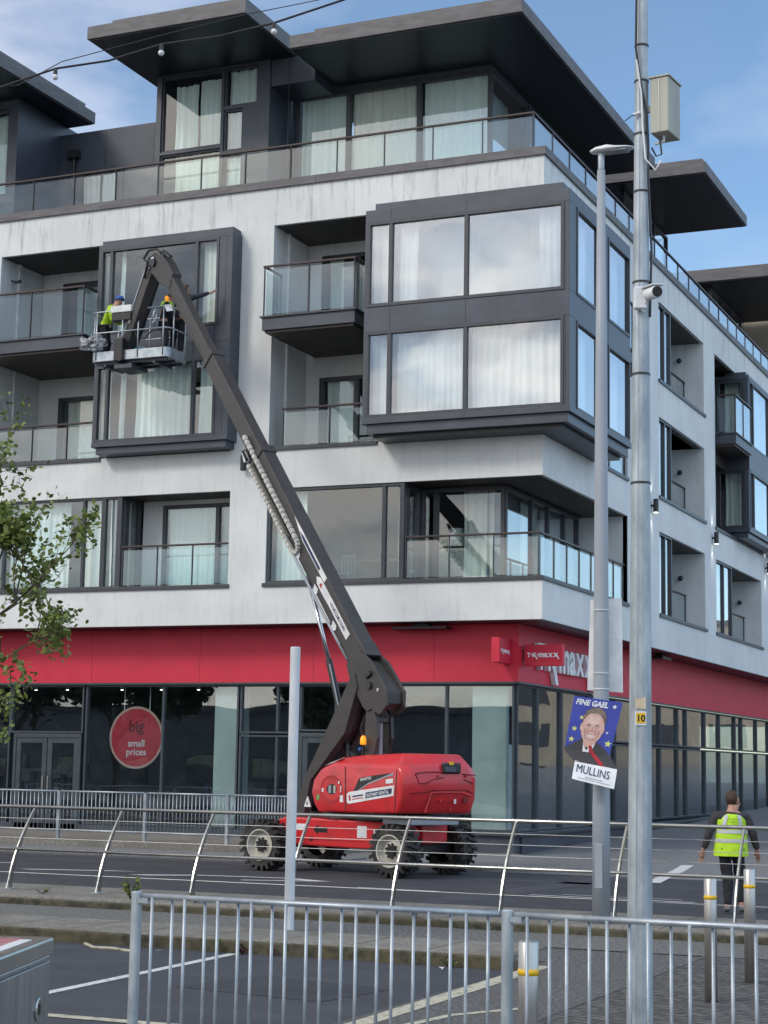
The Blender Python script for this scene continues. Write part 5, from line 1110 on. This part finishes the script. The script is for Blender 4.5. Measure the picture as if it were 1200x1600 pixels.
obj('hose', MB().tube([CP(9.1,-.10,14.1),CP(9.5,-.1,14.34),CP(9.9,-.1,14.26),CP(9.98,-.1,14.0)], .025, 8), BLACK, K, smooth=True)
ja, jb = (9.72,14.02), (11.16,11.92)
obj('jib', MB().beam(CP(ja[0],.0,ja[1]), CP(jb[0],.0,jb[1]), .24, .34, tuple(nv)), BOOM, K, bevel=.025)
jd = Vector((jb[0]-ja[0], jb[1]-ja[1])).normalized(); jn = Vector((-jd.y, jd.x))
def JP(t_, e, o_): return CP(ja[0]+(jb[0]-ja[0])*t_-jn.x*e, o_, ja[1]+(jb[1]-ja[1])*t_-jn.y*e)
obj('jib_web', MB().beam(JP(.04,.0,-.16), JP(.95,.0,-.16), .10, .22, tuple(nv)), BLKP, K)
obj('jib_edge', MB().beam(JP(.02,-.17,.128), JP(.98,-.17,.128), .02, .05, tuple(nv)), GREYP, K)
obj('jib_marker', MB().beam(JP(.60,-.10,.13), JP(.64,-.10,.13), .02, .06, tuple(nv)), WHITE, K); obj('jib_marker', MB().beam(JP(.80,.08,.13), JP(.86,.08,.13), .02, .05, tuple(nv)), GREYP, K)
# --- basket
bx0, bx1, by0, by1, bz0 = -11.08, -8.86, -2.12, -1.12, 11.80
def rr(x0, x1, y0, y1, r, n=5):
    o = []
    for cx_, cy_, a0 in ((x1-r,y0+r,-pi/2),(x1-r,y1-r,0),(x0+r,y1-r,pi/2),(x0+r,y0+r,pi)):
        o += [(cx_+r*cos(a0+pi/2*k/n), cy_+r*sin(a0+pi/2*k/n)) for k in range(n+1)]
    return o
ol = rr(bx0,bx1,by0,by1,.16)
fl = obj('basket', MB().prism(ol, lambda a,b,t_: (a,b,t_), bz0, bz0+.05), GALV, K, bevel=.008)
obj('toe_board', MB().add([(x,y,z) for z in (bz0+.05,bz0+.24) for x,y in ol], [(i,(i+1)%len(ol),len(ol)+(i+1)%len(ol),len(ol)+i) for i in range(len(ol))]), GALV, fl, recalc=False)
U = MB()
for y in (by0+.15,by0+.5,by1-.15): U.box(bx0+.1,bx1-.1,y-.03,y+.03,bz0-.06,bz0-.002)
for x in (-10.7,-10.0,-9.3): U.box(x-.03,x+.03,by0+.08,by1-.08,bz0-.12,bz0-.062)
U.box(-10.35,-9.85,by0-.05,by1-.3,bz0-.22,bz0-.122)
obj('under_frame', U, GREY, fl)
rl = lambda z: MB().tube([(x,y,z) for x,y in ol]+[(*ol[0],z)], .020, 8)
obj('top_rail', rl(13.05), GALV, fl, smooth=True); obj('middle_rail', rl(12.52), GALV, fl, smooth=True)
obj('back_rail', MB().tube([(bx0+.2,by1,12.80),(bx1-.2,by1,12.80)], .015, 8), GALV, fl)
for x,y in ((bx0,by0+.16),(bx0+.16,by0),(bx0+.9,by0),(bx0+1.35,by0),(bx1-.16,by0),(bx1,by0+.22),(bx0,by1-.16),(bx0+.16,by1),(bx1-.16,by1),(bx1,by1-.2),(-10.0,by1)):
    obj('post', MB().tube([(x,y,bz0+.05),(x,y,13.05)], .019, 8), GALV, fl, smooth=True)
obj('control_panel', MB().box(-10.50,-9.95,by0-.02,by0+.24,12.80,12.98), BLKP, fl, bevel=.01); obj('panel_cover', MB().box(-10.52,-9.93,by0-.04,by0+.10,13.0,13.17), WHITE, fl, bevel=.01)
obj('basket_mount', MB().box(-10.36,-10.10,by0-.10,by0+.1,11.75,12.35), BLKP, fl, bevel=.03); obj('rotator', MB().tube([(-10.2,by0-.02,11.75),(-10.2,by0-.02,12.15)], .08, 14), BOOM, fl)
obj('hose', MB().tube([(-9.95,by0+.05,12.9),(-9.8,by0+.05,12.35),(-9.62,by0+.1,12.3),(-9.4,by0+.1,12.5)], .018, 6), BLACK, fl, smooth=True)
t = thing('bucket', 'small turquoise bucket standing in the lift basket', 'bucket', (-9.85,-1.8,11.86))
obj('body', MB().lathe([(.12,0),(.15,.26),(.14,.26),(.11,.02),(.001,.02)], lambda x,y,h: (-9.85+x,-1.8+y,11.86+h), 20), TURQ, t, smooth=True); obj('handle', MB().tube([(-10.0+.3*k/8, -1.8, 12.12+.06*sin(pi*k/8)) for k in range(9)], .006, 5), WHITE, t)
def crumple(name, c, size, m, lab, cat, seed):
    r = random.Random(seed); b = bmesh.new(); bmesh.ops.create_icosphere(b, subdivisions=3, radius=1)
    for v in b.verts:
        k = 1+r.uniform(-.22,.22)+.25*sin(v.co.x*5+seed)*cos(v.co.z*4); v.co = Vector((v.co.x*size[0]*k, v.co.y*size[1]*k, v.co.z*size[2]*k*(.6 if v.co.z < 0 else 1)))
    me = bpy.data.meshes.new(name); b.to_mesh(me); b.free(); me.materials.append(m); o = bpy.data.objects.new(name, me); link(o); o.location = c; ORIG[o.name] = c
    return tag(o, lab, cat)
PLS = glass('thin_plastic', (.80,.83,.86), .10, .3, .45)
crumple('plastic_bag', (-10.98,-2.2,12.22), (.36,.16,.24), PLS, 'crumpled clear plastic sheet hanging over the left end of the lift basket', 'plastic sheet', 3)
crumple('cleaning_cloth', (-9.72,-1.35,12.95), (.10,.08,.24), PLS, 'pale cloth bundle hanging on the back rail of the lift basket', 'cloth', 5)
t = thing('cleaning_cloth', 'white cloth lying on the near right rail of the lift basket', 'cloth', (-8.95,-2.0,13.0)); obj('cloth', MB().add([(-9.0,-2.14,13.08),(-8.84,-2.1,13.09),(-8.80,-2.05,12.94),(-8.92,-2.16,12.90),(-9.0,-2.0,13.10)], [(0,1,2,3),(0,4,1)]), WHITE, t, recalc=False)

# ================================================================ people
def person(loc, label, J, heading, outfit, rot=None):
    """J: joint name -> (x, y, z) in metres, x = the person's right, y = forward; heading turns it about z"""
    t = thing('person', label, 'person', loc)
    ch_, sh_ = cos(heading), sin(heading)
    def W(p, dx=0): return (loc[0]+p[0]*ch_-p[1]*sh_, loc[1]+p[0]*sh_+p[1]*ch_, loc[2]+p[2])
    names = ['pelvis','waist','chest','neck','jaw','skull','crown','shR','elR','wrR','paR','shL','elL','wrL','paL','hipR','knR','anR','toR','hipL','knL','anL','toL']
    rad = dict(pelvis=(.145,.10), waist=(.13,.095), chest=(.155,.105), neck=(.062,.062), jaw=(.072,.080), skull=(.086,.100), crown=(.066,.076), shR=(.062,.06), elR=(.043,.043), wrR=(.03,.026), paR=(.04,.018), hipR=(.085,.085), knR=(.058,.058), anR=(.042,.045), toR=(.045,.03))
    edges_n = [('pelvis','waist'),('waist','chest'),('chest','neck'),('neck','jaw'),('jaw','skull'),('skull','crown'),('chest','shR'),('shR','elR'),('elR','wrR'),('wrR','paR'),('chest','shL'),('shL','elL'),('elL','wrL'),('wrL','paL'),('pelvis','hipR'),('hipR','knR'),('knR','anR'),('anR','toR'),('pelvis','hipL'),('hipL','knL'),('knL','anL'),('anL','toL')]
    V_, E_, idx = [], [], {}
    for k in names:
        idx[k] = len(V_); rk = rad[k] if k in rad else rad[k[:-1]+'R']; V_.append((*W(J[k]), *rk))
    E_ = [(idx[a], idx[b]) for a, b in edges_n]
    # fingers and thumb at each palm, unequal and slightly curled
    for S in 'RL':
        pa = Vector(J['pa'+S]); wr = Vector(J['wr'+S]); d = (pa-wr).normalized(); el = Vector(J['el'+S])
        side = d.cross(Vector((0,1,0.2))).normalized()
        if side.length < .1: side = Vector((1,0,0))
        bend = d.cross(side).normalized()
        for k, (off, ln) in enumerate(((-.026,.058),(-.009,.070),(.009,.066),(.026,.050))):
            a = pa+side*off+d*.035; b = a+d*ln*.55+bend*.004; c = b+d*ln*.45+bend*.018
            i0 = len(V_); V_.append((*W(a),.0085,.0085)); V_.append((*W(b),.008,.008)); V_.append((*W(c),.007,.007)); E_ += [(idx['pa'+S],i0),(i0,i0+1),(i0+1,i0+2)]
        a = wr.lerp(pa,.5)-side*.035; b = a-side*.018+d*.035; i0 = len(V_); V_.append((*W(a),.011,.011)); V_.append((*W(b),.009,.009)); E_ += [(idx['wr'+S],i0),(i0,i0+1)]
    # nose and ears
    hf = Vector(outfit.get('face',(0,1,0))).normalized(); sk = Vector(J['skull']); jw = Vector(J['jaw']); hs = Vector((hf.y,-hf.x,0)).normalized()
    i0 = len(V_); V_.append((*W(jw.lerp(sk,.40)+hf*.108),.013,.018)); E_.append((idx['jaw'],i0))
    for s in (-1,1): i0 = len(V_); V_.append((*W(jw.lerp(sk,.55)+hs*s*.090-hf*.01),.011,.020)); E_.append((idx['skull'],i0))
    body = skinned('body', V_, E_, outfit.get('skin', SKIN), t)
    def part(name, joints, m, grow, seq):
        vv, ix = [], {}
        for j in joints:
            nm = j if isinstance(j, str) else j[0]; rk = rad[nm] if nm in rad else rad[nm[:-1]+'R']
            p = Vector(J[nm]) if isinstance(j, str) else Vector(J[j[0]]).lerp(Vector(J[j[1]]), j[2])
            g = grow if isinstance(j, str) or len(j) < 4 else j[3]; ix[j if isinstance(j,str) else j[0]+'>'+j[1]] = len(vv); vv.append((*W(p), rk[0]+g, rk[1]+g))
        so = skinned(name, vv, [(ix[a], ix[b]) for a, b in seq], m, t, sub=3)
        tx_ = bpy.data.textures.new('crease','CLOUDS'); tx_.noise_scale = .07; dm = so.modifiers.new('creases','DISPLACE'); dm.texture = tx_; dm.strength = .022; dm.mid_level = .5
        return so
    part('jacket', ['waist',('pelvis','waist',.2,.0),'chest',('chest','neck',.86,-.065),'shR','elR',('wrR','elR',.10),'shL','elL',('wrL','elL',.10)], outfit['top'], .022,
         [('waist','pelvis>waist'),('waist','chest'),('chest','chest>neck'),('chest','shR'),('shR','elR'),('elR','wrR>elR'),('chest','shL'),('shL','elL'),('elL','wrL>elL')])
    part('trousers', [('pelvis','hipR',.05,.010),('hipR','knR',.04,.014),'knR',('anR','knR',.10),('hipL','knL',.04,.014),'knL',('anL','knL',.0,.012)], outfit['legs'], .030,
         [('pelvis>hipR','hipR>knR'),('hipR>knR','knR'),('knR','anR>knR'),('pelvis>hipR','hipL>knL'),('hipL>knL','knL'),('knL','anL>knL')])
    for S in 'RL':
        a, b = Vector(J['an'+S]), Vector(J['to'+S])
        skinned('shoe', [(*W(a.lerp(b,-.25)-Vector((0,0,.035))),.046,.042),(*W(a.lerp(b,.35)-Vector((0,0,.03))),.050,.040),(*W(b+Vector((0,0,-.005))),.048,.032)], [(0,1),(1,2)], outfit['shoe'], t)
    if 'vest' in outfit:
        pe, wa, chs, nk = (Vector(J[k]) for k in ('pelvis','waist','chest','neck')); vest = MB(); tape = MB(); n = 28
        ax_ = (Vector(J['shR'])-Vector(J['shL'])).normalized(); fw_ = Vector((0,0,1)).cross(ax_).normalized()*1.0
        rows = [(pe-(nk-pe)*.20,.248,.195),(pe+(wa-pe)*.35,.238,.182),(wa,.228,.172),(wa.lerp(chs,.5),.222,.165),(chs,.226,.162),(chs.lerp(nk,.35),.215,.150),(chs.lerp(nk,.62),.175,.120),(chs.lerp(nk,.80),.105,.085)]
        ringp = lambda c, a, b, g=0: [W(c+ax_*(a+g)*cos(2*pi*k/n)*(1)+fw_*(b+g)*sin(2*pi*k/n)) for k in range(n)]
        vs = []; 
        for c, a, b in rows: vs += ringp(c, a, b)
        fs = []
        for i in range(len(rows)-1):
            for k in range(n):
                if i >= 4 and i < 6 and (k in (n-1,0,n//2-1,n//2)): continue     # armholes
                fs.append((i*n+k, i*n+(k+1)%n, (i+1)*n+(k+1)%n, (i+1)*n+k))
        vo = obj('vest', MB().add(vs, fs), outfit['vest'], t, smooth=True, recalc=False)
        sb_ = vo.modifiers.new('fine','SUBSURF'); sb_.levels = 2; sb_.render_levels = 2
        tx_ = bpy.data.textures.new('crease','CLOUDS'); tx_.noise_scale = .13; dm = vo.modifiers.new('creases','DISPLACE'); dm.texture = tx_; dm.strength = .014; dm.mid_level = .2
        for (f0, f1) in outfit.get('tapes', ((.30,.38),(.58,.67))):
            A = pe-(nk-pe)*.20; vs = []
            for f in (f0, f1):
                zc_ = A.lerp(nk, f); 
                # radius interpolated from the vest rows
                q = [((zc_-r0[0]).length, r0) for r0 in rows]; q.sort(key=lambda e: e[0]); (d0,r0),(d1,r1) = q[0], q[1]; w0 = d1/(d0+d1+1e-6)
                vs += ringp(zc_, r0[1]*w0+r1[1]*(1-w0), r0[2]*w0+r1[2]*(1-w0), .013)
            obj('reflective_band', MB().add(vs, [(k,(k+1)%n,n+(k+1)%n,n+k) for k in range(n)]), REFL, t, smooth=True, recalc=False)
        if outfit.get('braces', True):
            for s in (-1, 1):
                vs = []
                for i, (c, a, b) in enumerate(rows[3:7]):
                    for dx in (-.028,.028):
                        x_ = s*(.125-.012*i)+dx; y_ = -(b+.014)*math.sqrt(max(0,1-(x_/(a+.006))**2)); vs.append(W(c+ax_*x_+fw_*y_))
                obj('reflective_band', MB().add(vs, [(0,1,3,2),(2,3,5,4),(4,5,7,6)]), REFL, t, smooth=True, recalc=False)
    hp = Vector(J['skull']); cr = Vector(J['crown'])
    if outfit.get('hat'):
        c = W(cr.lerp(hp,.55)); sc = (.112,.125,.105)
        M = MB(); prof_ = [(1,-.15),(.98,.15),(.86,.5),(.6,.8),(.3,.95),(.001,1)]
        M.lathe(prof_, lambda x,y,h: (c[0]+x*sc[0], c[1]+y*sc[1], c[2]+h*sc[2]), 20); M.lathe([(1.12,-.16),(1.0,-.10)], lambda x,y,h: (c[0]+x*sc[0], c[1]+y*sc[1], c[2]+h*sc[2]), 20)
        obj('helmet' if outfit['hat'][0] == 'helmet' else 'cap', M, outfit['hat'][1], t, smooth=True)
    else:
        bk_ = -hf; HV = []; c = hp.lerp(cr,.25)+bk_*.022
        M = MB(); nn, mm = 20, 12; vs = []; keep = []
        for i in range(mm+1):
            for k in range(nn):
                th, ph = pi*i/mm, 2*pi*k/nn; d = Vector((sin(th)*cos(ph), sin(th)*sin(ph), cos(th))); rj = 1+.03*sin(7*ph+3*i)+.02*sin(13*ph+5*i)
                vs.append(W(c+Vector((d.x*.104, d.y*.110, d.z*.118))*rj)); keep.append(d)
        for i in range(mm):
            for k in range(nn):
                d = keep[i*nn+k]; f_ = d.dot(hf)
                if d.z < -.55 or (f_ > .22 and d.z < .80) or (abs(f_) <= .38 and d.z < -.12 and f_ > .05): continue
                M_f = (i*nn+k, i*nn+(k+1)%nn, (i+1)*nn+(k+1)%nn, (i+1)*nn+k); HV.append(M_f)
        obj('hair', M.add(vs, HV), outfit.get('hair', HAIR), t, smooth=True, recalc=False)
    return t, W
# the man on the road, seen from behind, looking to his right
mh = R_(23.6)-R_(2)
Jm = dict(pelvis=(.0,0,.92), waist=(0,0,1.08), chest=(0,0.01,1.30), neck=(.02,.01,1.46), jaw=(.04,.02,1.535), skull=(.05,.02,1.62), crown=(.05,.015,1.69),
    shR=(.215,.0,1.40), elR=(.325,.02,1.12), wrR=(.40,.10,.88), paR=(.41,.13,.81), shL=(-.215,0,1.40), elL=(-.32,-.02,1.12), wrL=(-.395,.05,.88), paL=(-.405,.07,.81),
    hipR=(.10,0,.86), knR=(.135,.05,.47), anR=(.14,-.04,.10), toR=(.18,.11,.045), hipL=(-.10,0,.86), knL=(-.05,-.02,.47), anL=(-.075,-.14,.11), toL=(-.08,.02,.045))
pm, Wm = person((7.16,-12.75,.0), 'man in yellow high-visibility vest walking away on the road beyond the bollards, head turned right', Jm, mh,
    dict(top=JACK, legs=NAVY, shoe=SHOE, vest=HIVIS, face=(.96,.28,0), tapes=((.30,.38),(.50,.58))))
for i, (tx, hh, zz_) in enumerate((('Traffic Management', .028, 1.335), ('Team', .030, 1.29))):
    text(tx, hh, Vector(Wm((1,0,0)))-Vector(Wm((0,0,0))), (0,0,1), Wm((.0,-.178,zz_)), mat('vest_print_%d'%i, (.10,.16,.02), .7), pm, 'lettering', .001, 0, 'CENTER')
# worker at the left of the basket, bending over the controls
Jl = dict(pelvis=(0,-.05,.90), waist=(0,.0,1.03), chest=(0,.10,1.28), neck=(0,.22,1.45), jaw=(0,.28,1.51), skull=(0,.32,1.58), crown=(0,.33,1.64),
    shR=(.19,.14,1.35), elR=(.24,.24,1.00), wrR=(.10,.44,1.05), paR=(.06,.50,1.07), shL=(-.19,.14,1.35), elL=(-.26,.20,1.06), wrL=(-.12,.42,1.05), paL=(-.08,.48,1.07),
    hipR=(.10,-.04,.86), knR=(.11,.05,.46), anR=(.11,-.02,.09), toR=(.13,.13,.04), hipL=(-.10,-.04,.86), knL=(-.11,.04,.46), anL=(-.12,-.06,.09), toL=(-.14,.09,.04))
person((-10.86,-1.80,bz0+.05), 'worker in yellow jacket and blue helmet bending over the lift controls', Jl, R_(-75), dict(top=HIVIS, legs=NAVY, shoe=NAVY, face=(0,.8,-.6), hat=('helmet', BLUEP)))
# worker in dark clothes standing at the right
Jr = dict(pelvis=(0,0,.92), waist=(0,.0,1.07), chest=(0,.03,1.26), neck=(.0,.08,1.43), jaw=(.0,.12,1.50), skull=(.0,.13,1.575), crown=(0,.13,1.63),
    shR=(.20,.05,1.35), elR=(.26,.16,1.10), wrR=(.18,.38,1.08), paR=(.16,.44,1.08), shL=(-.20,.05,1.35), elL=(-.25,.12,1.08), wrL=(-.16,.34,1.05), paL=(-.13,.40,1.05),
    hipR=(.10,0,.86), knR=(.12,.05,.46), anR=(.12,-.02,.09), toR=(.14,.13,.04), hipL=(-.10,0,.86), knL=(-.12,.03,.46), anL=(-.13,-.05,.09), toL=(-.15,.10,.04))
ORG_ = mat('orange_cap', (.75,.28,.03), .6)
person((-9.30,-1.60,bz0+.05), 'worker in dark clothes with lime shoulder band standing in the lift basket', Jr, R_(-60),
    dict(top=NAVY, legs=NAVY, shoe=NAVY, face=(.3,.9,0), hat=('cap', mat('dark_cap', (.05,.07,.05), .8))))
tt = bpy.data.objects['person.002'] if 'person.002' in bpy.data.objects else None
if tt:
    n = 24; vs = []
    for z, a, b in ((1.32,.235,.165),(1.40,.225,.155),(1.46,.13,.12)):
        for k in range(n):
            q = 2*pi*k/n; x, y = a*cos(q), .05+b*sin(q); h = R_(-60); vs.append((-9.30+x*cos(h)-y*sin(h), -1.60+x*sin(h)+y*cos(h), bz0+.05+z))
    obj('shoulder_band', MB().add(vs, [(i*n+k, i*n+(k+1)%n, (i+1)*n+(k+1)%n, (i+1)*n+k) for i in range(2) for k in range(n)]), HIVG, tt, smooth=True, recalc=False)
    obj('ear_defender', MB().ball((-9.19,-1.72,13.36), (.05,.05,.065)), AMBER, tt, smooth=True)
# worker reaching out to the window, mostly behind the boom
Jh = dict(pelvis=(0,0,.98), waist=(0.03,.0,1.14), chest=(.10,.05,1.42), neck=(.14,.08,1.60), jaw=(.16,.11,1.68), skull=(.17,.12,1.755), crown=(.17,.12,1.81),
    shR=(.29,.08,1.54), elR=(.50,.24,1.62), wrR=(.66,.42,1.72), paR=(.72,.48,1.765), shL=(-.06,.05,1.50), elL=(-.16,.22,1.28), wrL=(-.10,.42,1.25), paL=(-.08,.48,1.25),
    hipR=(.10,0,.90), knR=(.10,.04,.50), anR=(.10,-.02,.10), toR=(.12,.13,.045), hipL=(-.10,0,.90), knL=(-.12,.04,.50), anL=(-.14,-.02,.10), toL=(-.16,.12,.045))
person((-9.12,-1.28,bz0+.14), 'bare-headed worker reaching one arm out to the bay window from behind the boom', Jh, R_(2), dict(top=mat('navy_jumper', (.03,.035,.05), .85), legs=NAVY, shoe=NAVY, face=(.9,.4,0)))

# ================================================================ trees
def tree(name, label, base, main, seed, leafm, leafn, leafr, group=None, trunk=None, droop=.3):
    t = thing(name, label, 'tree', base, group); r = random.Random(seed); W_ = MB(); Lf = MB(); tips = []
    if trunk: W_.tube(trunk[0], trunk[1], 10)
    def grow(p, d, ln, rad, depth):
        pts = [p]; q = Vector(p); dd_ = Vector(d)
        for k in range(4):
            dd_ = (dd_+Vector((r.gauss(0,.16), r.gauss(0,.16), r.gauss(.06,.12)))).normalized(); q = q+dd_*ln/4; pts.append(q.copy())
        W_.tube(pts, [rad, rad*.85, rad*.7, rad*.55, rad*.4], 6 if depth > 1 else 5)
        if depth == 0:
            for k in range(2, 5): tips.append((pts[k], 1))
            return
        for k in range(2, 5):
            for _ in range(2 if depth > 1 else 2):
                ax_ = Vector((r.gauss(0,1), r.gauss(0,1), r.gauss(.2,.7))).normalized(); nd = (dd_*.75+ax_*.75).normalized()
                if r.random() < .82: grow(pts[k], nd, ln*r.uniform(.42,.68), rad*.5, depth-1)
        tips.append((pts[-1], 1))
    for (p, d, ln, rad, dep) in main: grow(Vector(p), Vector(d).normalized(), ln, rad, dep)
    for q, _ in tips:
        if r.random() < (.62 if leafm is LEAF else .85):
            for k in range(leafn):
                leaf_quad(Lf, q+Vector((r.gauss(0,1), r.gauss(0,1), r.gauss(0,1)))*leafr*1.25, leafr*r.uniform(.55,1.15), r)
    obj('trunk', W_, BARK, t, smooth=True, recalc=False); obj('crown', Lf, leafm, t, recalc=False)
    if leafm is LEAF:
        me = bpy.data.objects[t.children[-1].name].data; me.materials.append(LEAF2)
        for p in me.polygons: p.material_index = 1 if (p.index//14) % 3 == 0 else 0
    return t
# camera-side street tree whose branches reach in from the left edge
tb = Vector((.70,-22.6,-.12)); tk = [tb, tb+Vector((.03,0,1.2)), tb+Vector((.08,.02,2.4)), tb+Vector((.12,.03,3.3))]
Dr = Vector((.917,.40,0)); Up = Vector((0,0,1)); S0 = tk[3]
mains = [(S0, Dr*.45+Up*1.0, 1.35, .024, 3), (S0+Vector((.0,0,.1)), Dr*.05+Up*1.0, 1.75, .028, 3), (S0-Vector((0,0,.3)), Dr*1.0+Up*.55, .85, .018, 3), (S0, Dr*.85+Up*.9, 1.15, .022, 3),
         (S0-Vector((.05,0,.6)), Dr*1.0+Up*.25, .60, .014, 2), (S0-Vector((.08,0,.9)), Dr*1.0+Up*.15, .50, .012, 2), (S0, -Dr*.9+Up*.8, 1.4, .03, 3), (S0+Vector((.1,0,.7)), Dr*.9+Up*.6, .80, .016, 3)]
tree('street_tree', 'young tree with sparse fresh leaves reaching in from the left edge', tuple(tb), mains, 33, LEAF, 4, .042, trunk=(tk, [.075,.065,.055,.042]))
# trees across the car park behind the camera (seen mirrored in the shop windows)
for i, (x, y, h) in enumerate(((-31,-30,7.5),(-39,-33,8.5),(-22,-34,6.5),(-47,-27,8))):
    b_ = Vector((x,y,-.1)); tk2 = [b_, b_+Vector((0,0,h*.4)), b_+Vector((.2,.1,h*.6))]
    mn = [(tk2[1], (cos(a)*.8, sin(a)*.8, .9), h*.38, .09, 2) for a in (0,1.2,2.5,3.7,5.0)]+[(tk2[2], (0,0,1), h*.4, .08, 2)]
    tree('street_tree', ('tall dark tree across the street on the left','tallest dark tree across the street, far left','small dark tree across the street','dark tree across the street at the far left end')[i], tuple(b_), mn, 50+i, LEAFD, 26, .20, 'dark trees across the street', (tk2, [.2,.16,.12]))
def block(label, x0, x1, y0, y1, h, m, fl_, nx, face):
    t = thing('town_building', label, 'building', ((x0+x1)/2,(y0+y1)/2,-.2), 'buildings across the streets')
    obj('wall', MB().box(x0,x1,y0,y1,-.2,h), m, t); obj('roof', MB().box(x0-.2,x1+.2,y0-.2,y1+.2,h+.002,h+.35), FASC, t)
    for f in range(fl_):
        z = .8+f*3.1
        for i in range(nx):
            if face == 'y0':
                a = x0+(x1-x0)*(i+.25)/nx; b_ = a+(x1-x0)*.5/nx; obj('window', MB().box(a,b_,y0-.06,y0-.002,z,z+1.7), FRAME, t)
            elif face == 'y':
                a = x0+(x1-x0)*(i+.25)/nx; b_ = a+(x1-x0)*.5/nx; q = obj('window', MB().box(a,b_,y1+.002,y1+.06,z,z+1.6), FRAME, t); obj('pane', MB().box(a+.1,b_-.1,y1+.061,y1+.07,z+.1,z+1.5), GLS, q)
            else:
                a = y0+(y1-y0)*(i+.25)/nx; b_ = a+(y1-y0)*.5/nx; q = obj('window', MB().box(x0-.06,x0-.002,a,b_,z,z+1.6), FRAME, t); obj('pane', MB().box(x0-.07,x0-.061,a+.1,b_-.1,z+.1,z+1.5), GLS, q)
BRK = mat('brown_brick', (.22,.14,.10), .9, col2=(.15,.10,.075), scale=3)
block('long low grey block across the car park', -62,-20,-66,-56,5.2,PAVE,1,9,'y')
block('brown brick terrace on the far side of the side street', 24,34,14,46,6.6,BRK,2,8,'x')
block('beige rendered house at the end of the side street terrace', 24,34,48,66,8.2,BEIGE,2,4,'x')
block('long beige building closing the far end of the side street', 2,75,95,106,13,BEIGE,4,14,'y0')
